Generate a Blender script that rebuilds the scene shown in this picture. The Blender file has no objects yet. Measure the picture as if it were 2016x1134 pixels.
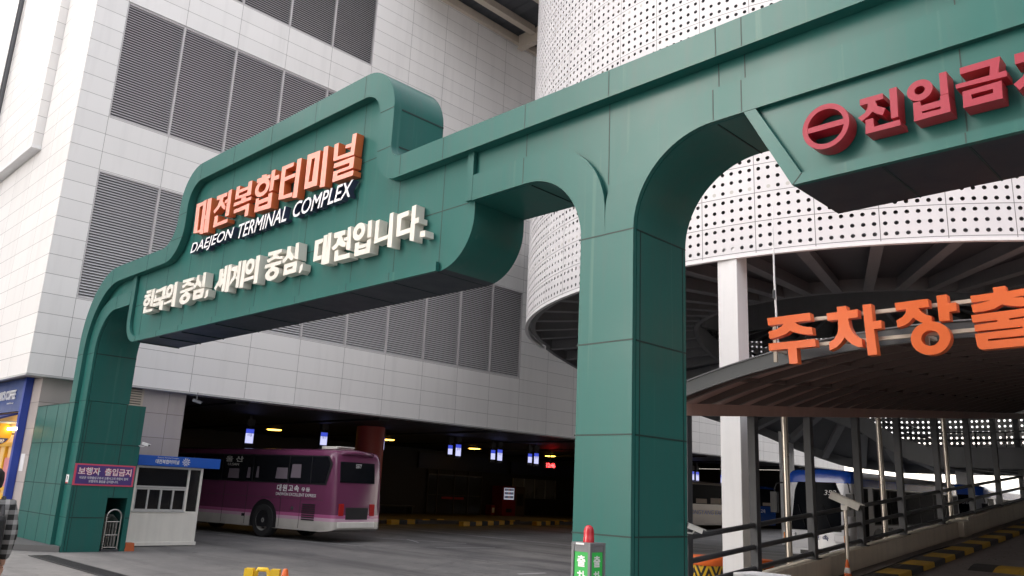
import bpy, bmesh, math, random
from math import sin, cos, pi, radians, sqrt, atan2
from mathutils import Vector, Matrix, geometry
SC = bpy.context.scene
COL = SC.collection
random.seed(7)

# ------------------------------------------------------------------ camera, world, sun, exposure
cam_d = bpy.data.cameras.new('camera'); cam = bpy.data.objects.new('camera', cam_d); COL.objects.link(cam)
cam_d.sensor_width = 36; cam_d.lens = 36 * 1600 / 2016; cam_d.clip_end = 2000; cam_d.clip_start = 0.05
cam.matrix_world = Matrix(((0.7140985, 0.13896379, 0.68611398, 0.0), (0.69864771, -0.20336977, -0.68595344, 0.0), (0.04421215, 0.96919028, -0.24231279, 1.6), (0.0, 0.0, 0.0, 1.0)))
SC.camera = cam
SUN_DIR = Vector((-0.60, -0.55, 0.58)).normalized()
SUN_EL = math.asin(SUN_DIR.z); SUN_ROT = atan2(SUN_DIR.x, SUN_DIR.y)
W = bpy.data.worlds.new('World'); SC.world = W; W.use_nodes = True
wn = W.node_tree.nodes; bg = wn['Background']
sky = wn.new('ShaderNodeTexSky'); sky.sky_type = 'NISHITA'; sky.sun_disc = False
sky.sun_elevation = SUN_EL; sky.sun_rotation = SUN_ROT; sky.air_density = 1.0; sky.dust_density = 3.5; sky.ozone_density = 0.6
hz = wn.new('ShaderNodeHueSaturation'); hz.inputs['Saturation'].default_value = 0.32      # thin bright haze: a pale, nearly white sky
tn = wn.new('ShaderNodeMix'); tn.data_type = 'RGBA'; tn.blend_type = 'MULTIPLY'; tn.inputs[0].default_value = 1; tn.inputs[7].default_value = (1.06, 1.0, 0.955, 1)
W.node_tree.links.new(sky.outputs[0], hz.inputs['Color']); W.node_tree.links.new(hz.outputs[0], tn.inputs[6])
W.node_tree.links.new(tn.outputs[2], bg.inputs[0]); bg.inputs[1].default_value = 0.15
sl = bpy.data.lights.new('sun', 'SUN'); sl.energy = 5.0; sl.angle = radians(0.5); sl.color = (1, 0.95, 0.88)
so = bpy.data.objects.new('sun', sl); COL.objects.link(so); so.location = (-40, -20, 60)
so.rotation_euler = (-SUN_DIR).to_track_quat('-Z', 'Y').to_euler()
SC.view_settings.view_transform = 'Standard'; SC.view_settings.look = 'None'
SC.view_settings.exposure = 2.3; SC.view_settings.gamma = 1.0
SC.cycles.max_bounces = 8; SC.cycles.transparent_max_bounces = 16
SC.cycles.use_denoising = True

# ------------------------------------------------------------------ materials
def nt(name):
    m = bpy.data.materials.new(name); m.use_nodes = True
    return m, m.node_tree.nodes, m.node_tree.links, m.node_tree.nodes['Principled BSDF']
def N(n, t, **kw):
    x = n.new(t)
    for k, v in kw.items(): setattr(x, k, v)
    return x
def math_(n, l, op, a, b=None, c=None, clamp=False):
    x = n.new('ShaderNodeMath'); x.operation = op; x.use_clamp = clamp
    for i, v in enumerate((a, b, c)):
        if v is None: continue
        if isinstance(v, (int, float)): x.inputs[i].default_value = v
        else: l.new(v, x.inputs[i])
    return x.outputs[0]
def mixc(n, l, f, a, b):
    x = n.new('ShaderNodeMix'); x.data_type = 'RGBA'
    for s, v in ((0, f), (6, a), (7, b)):
        if isinstance(v, (int, float)): x.inputs[s].default_value = v
        elif isinstance(v, tuple): x.inputs[s].default_value = v if len(v) == 4 else (*v, 1)
        else: l.new(v, x.inputs[s])
    return x.outputs[2]
MATS = {}
def mat(name, col, rough=0.5, metal=0.0, var=0.12, scale=3.0, bump=0.0, emit=None, spec=0.5, coat=0.0, streak=0.0):
    if name in MATS: return MATS[name]
    m, n, l, p = nt(name)
    tc = N(n, 'ShaderNodeTexCoord'); noi = N(n, 'ShaderNodeTexNoise'); noi.inputs['Scale'].default_value = scale
    noi.inputs['Detail'].default_value = 6; noi.inputs['Roughness'].default_value = 0.6
    l.new(tc.outputs['Object'], noi.inputs['Vector'])
    f = noi.outputs['Fac']
    lo = tuple(c * (1 - var) for c in col); hi = tuple(min(1, c * (1 + var)) for c in col)
    c = mixc(n, l, f, lo, hi)
    if streak:
        mp = N(n, 'ShaderNodeMapping'); mp.inputs['Scale'].default_value = (5, 5, 0.35); l.new(tc.outputs['Object'], mp.inputs[0])
        n2 = N(n, 'ShaderNodeTexNoise'); n2.inputs['Scale'].default_value = 1.6; n2.inputs['Detail'].default_value = 5; l.new(mp.outputs[0], n2.inputs['Vector'])
        s = math_(n, l, 'MULTIPLY_ADD', n2.outputs['Fac'], 3.0, -1.35, clamp=True)
        c = mixc(n, l, math_(n, l, 'MULTIPLY', s, streak), c, tuple(0.55 * x + 0.04 for x in col))
    l.new(c, p.inputs['Base Color'])
    r = math_(n, l, 'MULTIPLY_ADD', f, 0.25, rough - 0.125, clamp=True); l.new(r, p.inputs['Roughness'])
    p.inputs['Metallic'].default_value = metal; p.inputs['Specular IOR Level'].default_value = spec
    p.inputs['Coat Weight'].default_value = coat
    if bump:
        b = N(n, 'ShaderNodeBump'); b.inputs['Strength'].default_value = bump; b.inputs['Distance'].default_value = 0.02
        l.new(f, b.inputs['Height']); l.new(b.outputs[0], p.inputs['Normal'])
    if emit:
        p.inputs['Emission Color'].default_value = (*emit[0], 1); p.inputs['Emission Strength'].default_value = emit[1]
    MATS[name] = m
    return m

def panel_mat(name, col, row, z0, colw, y0, jw=0.011, jcol=(0.25, 0.24, 0.23), rough=0.45, var=0.03, dirt=0.34):
    """cladding of rectangular panels: joints on a regular grid, tone differing from panel to panel, faint rain streaks"""
    m, n, l, p = nt(name)
    tc = N(n, 'ShaderNodeTexCoord'); sx = N(n, 'ShaderNodeSeparateXYZ'); l.new(tc.outputs['Object'], sx.inputs[0])
    g = N(n, 'ShaderNodeNewGeometry'); sn = N(n, 'ShaderNodeSeparateXYZ'); l.new(g.outputs['True Normal'], sn.inputs[0])
    facex = math_(n, l, 'GREATER_THAN', math_(n, l, 'ABSOLUTE', sn.outputs[0]), 0.7)
    h = math_(n, l, 'ADD', math_(n, l, 'MULTIPLY', sx.outputs[1], facex), math_(n, l, 'MULTIPLY', math_(n, l, 'ADD', sx.outputs[0], 21.4 + y0), math_(n, l, 'SUBTRACT', 1.0, facex)))
    a = math_(n, l, 'DIVIDE', math_(n, l, 'SUBTRACT', h, y0), colw); b = math_(n, l, 'DIVIDE', math_(n, l, 'SUBTRACT', sx.outputs[2], z0), row)
    fa = math_(n, l, 'FRACT', a); fb = math_(n, l, 'FRACT', b)
    ja = math_(n, l, 'LESS_THAN', math_(n, l, 'ABSOLUTE', math_(n, l, 'SUBTRACT', fa, 0.5)), 0.5 - jw / colw / 2)
    jb = math_(n, l, 'LESS_THAN', math_(n, l, 'ABSOLUTE', math_(n, l, 'SUBTRACT', fb, 0.5)), 0.5 - jw / row / 2)
    inside = math_(n, l, 'MULTIPLY', ja, jb)
    cv = N(n, 'ShaderNodeCombineXYZ'); l.new(math_(n, l, 'FLOOR', a), cv.inputs[0]); l.new(math_(n, l, 'FLOOR', b), cv.inputs[1]); l.new(facex, cv.inputs[2])
    wnn = N(n, 'ShaderNodeTexWhiteNoise'); l.new(cv.outputs[0], wnn.inputs['Vector'])
    c = mixc(n, l, wnn.outputs['Value'], tuple(x * (1 - var) for x in col), tuple(min(1, x * (1 + var)) for x in col))
    mp = N(n, 'ShaderNodeMapping'); mp.inputs['Scale'].default_value = (3, 3, 0.3); l.new(tc.outputs['Object'], mp.inputs[0])
    n2 = N(n, 'ShaderNodeTexNoise'); n2.inputs['Scale'].default_value = 1.3; n2.inputs['Detail'].default_value = 7; l.new(mp.outputs[0], n2.inputs['Vector'])
    s = math_(n, l, 'MULTIPLY_ADD', n2.outputs['Fac'], 2.6, -1.25, clamp=True)
    c = mixc(n, l, math_(n, l, 'MULTIPLY', s, dirt), c, tuple(x * 0.7 for x in col))
    c = mixc(n, l, inside, jcol, c)
    l.new(c, p.inputs['Base Color']); p.inputs['Roughness'].default_value = rough
    bp = N(n, 'ShaderNodeBump'); bp.inputs['Strength'].default_value = 0.25; bp.inputs['Distance'].default_value = 0.01
    hh = math_(n, l, 'ADD', inside, math_(n, l, 'MULTIPLY', wnn.outputs['Value'], 0.05)); l.new(hh, bp.inputs['Height']); l.new(bp.outputs[0], p.inputs['Normal'])
    return m

def ground_mat():
    m, n, l, p = nt('asphalt')
    tc = N(n, 'ShaderNodeTexCoord'); v = tc.outputs['Object']
    def noise(sc, det=8, mpv=None, rough=0.6):
        x = N(n, 'ShaderNodeTexNoise'); x.inputs['Scale'].default_value = sc; x.inputs['Detail'].default_value = det; x.inputs['Roughness'].default_value = rough
        if mpv:
            mp = N(n, 'ShaderNodeMapping'); mp.inputs['Scale'].default_value = mpv; mp.inputs['Rotation'].default_value = (0, 0, radians(18)); l.new(v, mp.inputs[0]); l.new(mp.outputs[0], x.inputs['Vector'])
        else: l.new(v, x.inputs['Vector'])
        return x.outputs['Fac']
    big = math_(n, l, 'MULTIPLY_ADD', noise(0.35, 8), 2.6, -0.8, clamp=True)
    stain = math_(n, l, 'MULTIPLY_ADD', noise(0.5, 9, (0.5, 1.6, 1)), 4.0, -1.9, clamp=True)
    fine = noise(60, 3)
    c = mixc(n, l, big, (0.10, 0.10, 0.106), (0.30, 0.29, 0.275))
    mid = math_(n, l, 'MULTIPLY_ADD', noise(3.5, 8, None, .7), 3.0, -1.2, clamp=True); c = mixc(n, l, math_(n, l, 'MULTIPLY', mid, .5), c, (0.085, 0.085, 0.09))
    c = mixc(n, l, math_(n, l, 'MULTIPLY', stain, 0.85), c, (0.075, 0.077, 0.085))
    c = mixc(n, l, math_(n, l, 'MULTIPLY', fine, 0.4), c, (0.17, 0.17, 0.17))
    trk = math_(n, l, 'MULTIPLY_ADD', noise(1.0, 7, (0.10, 0.9, 1)), 5.0, -2.45, clamp=True)
    c = mixc(n, l, math_(n, l, 'MULTIPLY', trk, 0.85), c, (0.06, 0.06, 0.066))
    pv = N(n, 'ShaderNodeTexVoronoi'); pv.inputs['Scale'].default_value = 0.16; l.new(v, pv.inputs['Vector'])
    c = mixc(n, l, math_(n, l, 'MULTIPLY', pv.outputs['Color'], .16), c, (.33, .315, .29))
    spot = math_(n, l, 'MULTIPLY_ADD', noise(2.2, 4), 9.0, -5.9, clamp=True)
    c = mixc(n, l, math_(n, l, 'MULTIPLY', spot, .7), c, (.045, .045, .05))
    vo = N(n, 'ShaderNodeTexVoronoi', feature='DISTANCE_TO_EDGE'); vo.inputs['Scale'].default_value = 0.28; 
    wv = N(n, 'ShaderNodeTexNoise'); wv.inputs['Scale'].default_value = 1.5; l.new(v, wv.inputs['Vector'])
    ad = N(n, 'ShaderNodeVectorMath'); ad.operation = 'ADD'; l.new(v, ad.inputs[0]); l.new(wv.outputs['Color'], ad.inputs[1]); l.new(ad.outputs[0], vo.inputs['Vector'])
    crack = math_(n, l, 'LESS_THAN', vo.outputs['Distance'], 0.006)
    c = mixc(n, l, math_(n, l, 'MULTIPLY', crack, 0.22), c, (0.03, 0.03, 0.03))
    l.new(c, p.inputs['Base Color'])
    l.new(math_(n, l, 'MULTIPLY_ADD', stain, -0.25, 0.75), p.inputs['Roughness'])
    b = N(n, 'ShaderNodeBump'); b.inputs['Strength'].default_value = 0.3; b.inputs['Distance'].default_value = 0.01; l.new(fine, b.inputs['Height']); l.new(b.outputs[0], p.inputs['Normal'])
    return m

GREEN = mat('green_metal_panel', (0.016, 0.114, 0.099), 0.34, 0.0, 0.10, 1.1, 0.12, streak=0.4, spec=0.28)
for n_ in [GREEN.node_tree.nodes]:      # each cladding sheet has a slightly different tone, pale run-off streaks under the seams
    l_ = GREEN.node_tree.links; p_ = n_['Principled BSDF']; src = p_.inputs['Base Color'].links[0].from_socket
    tc = N(n_, 'ShaderNodeTexCoord'); sx = N(n_, 'ShaderNodeSeparateXYZ'); l_.new(tc.outputs['Object'], sx.inputs[0])
    cv = N(n_, 'ShaderNodeCombineXYZ'); l_.new(math_(n_, l_, 'FLOOR', math_(n_, l_, 'MULTIPLY', sx.outputs[0], .76)), cv.inputs[0]); l_.new(math_(n_, l_, 'FLOOR', math_(n_, l_, 'MULTIPLY', sx.outputs[2], 1.1)), cv.inputs[1])
    w_ = N(n_, 'ShaderNodeTexWhiteNoise'); l_.new(cv.outputs[0], w_.inputs['Vector'])
    c_ = mixc(n_, l_, math_(n_, l_, 'MULTIPLY', w_.outputs['Value'], .22), src, (.024, .142, .124))
    mp = N(n_, 'ShaderNodeMapping'); mp.inputs['Scale'].default_value = (9, 9, .25); l_.new(tc.outputs['Object'], mp.inputs[0])
    n3 = N(n_, 'ShaderNodeTexNoise'); n3.inputs['Scale'].default_value = 1.0; n3.inputs['Detail'].default_value = 4; l_.new(mp.outputs[0], n3.inputs['Vector'])
    s_ = math_(n_, l_, 'MULTIPLY_ADD', n3.outputs['Fac'], 5.0, -3.2, clamp=True)
    l_.new(mixc(n_, l_, math_(n_, l_, 'MULTIPLY', s_, .35), c_, (.16, .26, .22)), p_.inputs['Base Color'])
GREEND = mat('green_joint', (0.006, 0.03, 0.026), 0.6)
ORANGE = mat('orange_letter_side', (0.62, 0.145, 0.045), 0.4)
PINK = mat('faded_pink_letter_face', (0.86, 0.36, 0.28), 0.4, var=0.05)
NAVYS = mat('navy_letter_side', (0.035, 0.045, 0.09), 0.4)
WHITEF = mat('white_letter_face', (0.82, 0.82, 0.84), 0.4, var=0.04)
CREAM = mat('cream_letter', (0.70, 0.68, 0.61), 0.55, var=0.06, scale=9, streak=0.3)
RED = mat('red_letter_side', (0.42, 0.035, 0.05), 0.35)
REDF = mat('red_letter_face', (0.31, 0.022, 0.044), 0.5, var=0.06, spec=0.3)
EORF = mat('orange_letter_face', (0.74, 0.125, 0.016), 0.4, var=0.06)
EORS = mat('orange_letter_edge', (0.70, 0.13, 0.03), 0.4)
WHITE = mat('white_paint', (0.78, 0.78, 0.78), 0.45, var=0.05, streak=0.15)
OFFW = mat('cream_paint', (0.80, 0.78, 0.72), 0.5, var=0.05, streak=0.2)
BLUE = mat('blue_paint', (0.01, 0.10, 0.50), 0.35, var=0.06)
NAVY = mat('navy_paint', (0.02, 0.03, 0.16), 0.4)
BLACK = mat('black_plastic', (0.015, 0.015, 0.017), 0.45)
RUBBER = mat('rubber', (0.02, 0.02, 0.021), 0.8)
GLASS = mat('dark_glass', (0.008, 0.009, 0.012), 0.10, var=0.02, spec=0.35)
BGLASS = mat('bus_glass', (0.006, 0.007, 0.009), 0.12, var=0.02, spec=0.12); BGLASS.node_tree.nodes['Principled BSDF'].inputs['IOR'].default_value = 1.12
SOFF = mat('dark_soffit', (0.010, 0.021, 0.032), 0.45, var=0.15)
STEEL = mat('stainless_steel', (0.58, 0.53, 0.46), 0.30, 1.0, 0.04, 1.5)
GREYM = mat('grey_painted_steel', (0.055, 0.058, 0.064), 0.5, 0.0, 0.15, 6, streak=0.2)
DARKM = mat('dark_steel', (0.055, 0.05, 0.048), 0.55, 0, 0.2, 4)
BROWN = mat('brown_soffit', (0.40, 0.24, 0.20), 0.55, 0, 0.2, 3, streak=0.3)
CONC = mat('concrete', (0.33, 0.31, 0.28), 0.8, 0, 0.18, 5, 0.3, streak=0.45)
DECK = mat('galvanised_deck', (0.085, 0.09, 0.10), 0.6, 0, 0.2, 2)
BEAM = mat('grey_beam', (0.165, 0.17, 0.18), 0.55, 0, 0.15, 3, streak=0.3)
YELLOW = mat('yellow_paint', (0.75, 0.48, 0.02), 0.5, var=0.12, streak=0.3)
ORNG = mat('orange_plastic', (0.75, 0.14, 0.02), 0.45, var=0.1)
REDP = mat('red_plastic', (0.5, 0.02, 0.03), 0.3)
ALU = mat('aluminium_frame', (0.50, 0.50, 0.49), 0.4, 0.0, 0.08, 8)
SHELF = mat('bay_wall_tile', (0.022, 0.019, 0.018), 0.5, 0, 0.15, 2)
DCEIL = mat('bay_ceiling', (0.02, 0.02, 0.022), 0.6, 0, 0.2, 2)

# ------------------------------------------------------------------ object helpers
def children(o): return list(o.children)
def tag(o, label=None, cat=None, group=None, kind=None):
    if label: o['label'] = label
    if cat: o['category'] = cat
    if group: o['group'] = group
    if kind: o['kind'] = kind
    return o
def thing(name, label, cat, loc=(0, 0, 0), rz=0.0, group=None):
    o = bpy.data.objects.new(name, None); COL.objects.link(o)
    o.location = loc; o.rotation_euler = (0, 0, rz); o.empty_display_size = 0.2
    return tag(o, label, cat, group)
def copy_tree(o, parent=None):
    c = o.copy(); COL.objects.link(c); c.parent = parent
    for ch in children(o): copy_tree(ch, c)
    return c

class MB:
    """collects geometry for ONE mesh"""
    def __init__(s): s.v = []; s.f = []; s.m = []; s.mats = []
    def mi(s, m):
        if m not in s.mats: s.mats.append(m)
        return s.mats.index(m)
    def add(s, vs, fs, m):
        b = len(s.v); s.v += [tuple(x) for x in vs]; k = s.mi(m)
        for f in fs: s.f.append(tuple(i + b for i in f)); s.m.append(k)
    def box(s, x0, x1, y0, y1, z0, z1, m):
        v = [(x, y, z) for x in (x0, x1) for y in (y0, y1) for z in (z0, z1)]
        s.add(v, [(0, 1, 3, 2), (4, 6, 7, 5), (0, 4, 5, 1), (2, 3, 7, 6), (0, 2, 6, 4), (1, 5, 7, 3)], m)
    def obox(s, c, ax, ay, az, hx, hy, hz, m):
        c, ax, ay, az = Vector(c), Vector(ax), Vector(ay), Vector(az)
        v = [c + ax * (hx * i) + ay * (hy * j) + az * (hz * k) for i in (-1, 1) for j in (-1, 1) for k in (-1, 1)]
        s.add(v, [(0, 1, 3, 2), (4, 6, 7, 5), (0, 4, 5, 1), (2, 3, 7, 6), (0, 2, 6, 4), (1, 5, 7, 3)], m)
    def bar(s, a, b, w, h, m, up=(0, 0, 1)):
        a, b = Vector(a), Vector(b); d = (b - a); L = d.length; d.normalize(); up = Vector(up)
        sd = d.cross(up)
        if sd.length < 1e-4: sd = Vector((1, 0, 0))
        sd.normalize(); u = sd.cross(d)
        s.obox((a + b) / 2, d, sd, u, L / 2, w / 2, h / 2, m)
    def prism(s, loops, fn, d0, d1, m, ms=None):
        """loops: outer then holes, 2D; fn(a, b, d) -> xyz; front cap at d0"""
        ms = ms or m
        loops = [[(p[0], p[1]) for p in lp] for lp in loops]
        tri = geometry.tessellate_polygon([[Vector((a, b, 0)) for a, b in lp] for lp in loops])
        flat = [p for lp in loops for p in lp]
        s.add([fn(a, b, d0) for a, b in flat], tri, m)
        s.add([fn(a, b, d1) for a, b in flat], [t[::-1] for t in tri], ms)
        for lp in loops:
            n = len(lp)
            vs = [fn(a, b, d) for a, b in lp for d in (d0, d1)]
            s.add(vs, [(2 * i, 2 * i + 1, 2 * ((i + 1) % n) + 1, 2 * ((i + 1) % n)) for i in range(n)], ms)
    def tube(s, pts, r, m, n=10, cap=True):
        pts = [Vector(p) for p in pts]; rings = []; R = r if isinstance(r, (list, tuple)) else [r] * len(pts)
        prev = None
        for i, p in enumerate(pts):
            d = (pts[min(i + 1, len(pts) - 1)] - pts[max(i - 1, 0)]).normalized()
            if prev is None:
                u = d.orthogonal().normalized()
            else:
                u = (prev - d * prev.dot(d)).normalized()
            prev = u; w = d.cross(u)
            rings.append([p + (u * cos(2 * pi * k / n) + w * sin(2 * pi * k / n)) * R[i] for k in range(n)])
        vs = [v for r_ in rings for v in r_]; fs = []
        for i in range(len(pts) - 1):
            for k in range(n): fs.append((i * n + k, i * n + (k + 1) % n, (i + 1) * n + (k + 1) % n, (i + 1) * n + k))
        if cap: fs += [tuple(range(n))[::-1], tuple((len(pts) - 1) * n + k for k in range(n))]
        s.add(vs, fs, m)
    def lathe(s, prof, c, m, n=24, axis='Z', cap=True):
        c = Vector(c); vs = []; fs = []
        for r, h in prof:
            for k in range(n):
                a = 2 * pi * k / n; p = (r * cos(a), r * sin(a), h)
                if axis == 'Y': p = (p[0], p[2], p[1])
                if axis == 'X': p = (p[2], p[0], p[1])
                vs.append(c + Vector(p))
        for i in range(len(prof) - 1):
            for k in range(n): fs.append((i * n + k, i * n + (k + 1) % n, (i + 1) * n + (k + 1) % n, (i + 1) * n + k))
        if cap: fs += [tuple(range(n)), tuple((len(prof) - 1) * n + k for k in range(n))]
        s.add(vs, fs, m)
    def build(s, name, parent=None, smooth=0.0, bevel=0.0, label=None):
        me = bpy.data.meshes.new(name); me.from_pydata(s.v, [], s.f); 
        for m in s.mats: me.materials.append(m)
        me.polygons.foreach_set('material_index', s.m)
        bm = bmesh.new(); bm.from_mesh(me)
        bmesh.ops.recalc_face_normals(bm, faces=bm.faces); bm.to_mesh(me); bm.free()
        if smooth:
            me.polygons.foreach_set('use_smooth', [True] * len(me.polygons)); me.set_sharp_from_angle(angle=radians(smooth))
        me.update()
        o = bpy.data.objects.new(name, me); COL.objects.link(o); o.parent = parent
        if bevel:
            b = o.modifiers.new('bevel', 'BEVEL'); b.width = bevel; b.segments = 2; b.limit_method = 'ANGLE'; b.angle_limit = radians(40)
        if label: o['label'] = label
        return o
def local(parent, pts): return pts
def fxz(a, b, d): return (a, d, b)        # gate plane: a = x, b = z, d = y
def arc(cx, cz, r, a0, a1, n=14, rz=None):
    rz = rz or r
    return [(cx + r * cos(radians(a0 + (a1 - a0) * i / n)), cz + rz * sin(radians(a0 + (a1 - a0) * i / n))) for i in range(n + 1)]
def stuff_offset(o, root):
    """keep world position of a mesh built in world coordinates when its root Empty is not at the origin"""
    o.matrix_parent_inverse = Matrix.Translation(-Vector(root.location))
    return o

def text_mesh(name, body, w, h, origin, right, up, m, parent=None, th=0.004, side=None, bold=0.0, shear=0.0, center=False, label=None, rootloc=None, spacing=1.0):
    """writing as a solid: fitted to width w and height h, origin = lower left corner, front faces right x up"""
    cu = bpy.data.curves.new(name, 'FONT'); cu.body = body; cu.size = 1; cu.offset = bold; cu.shear = shear; cu.resolution_u = 3; cu.space_character = spacing
    cu.extrude = 0.5
    to = bpy.data.objects.new('tmp', cu); COL.objects.link(to); bpy.context.view_layer.update()
    dg = bpy.context.evaluated_depsgraph_get()
    me = bpy.data.meshes.new_from_object(to.evaluated_get(dg)); COL.objects.unlink(to); bpy.data.objects.remove(to)
    xs = [v.co.x for v in me.vertices]; ys = [v.co.y for v in me.vertices]
    x0, x1, y0, y1 = min(xs), max(xs), min(ys), max(ys)
    R, U = Vector(right).normalized(), Vector(up).normalized(); Nn = R.cross(U); O = Vector(origin)
    for v in me.vertices:
        a = (v.co.x - x0) / (x1 - x0) * w; b = (v.co.y - y0) / (y1 - y0) * h
        v.co = O + R * a + U * b + Nn * (th if v.co.z > 0 else 0)
    me.materials.clear(); me.materials.append(m)
    if side:
        me.materials.append(side)
        for p in me.polygons: p.material_index = 0 if p.normal.dot(Nn) > 0.7 else 1
    me.name = name; me.update()
    for p in me.polygons: 
        if side: p.material_index = 0 if p.normal.dot(Nn) > 0.7 else 1
    o = bpy.data.objects.new(name, me); COL.objects.link(o); o.parent = parent
    if label: o['label'] = label
    if rootloc is not None: o.matrix_parent_inverse = Matrix.Translation(-Vector(rootloc))
    return o
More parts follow.
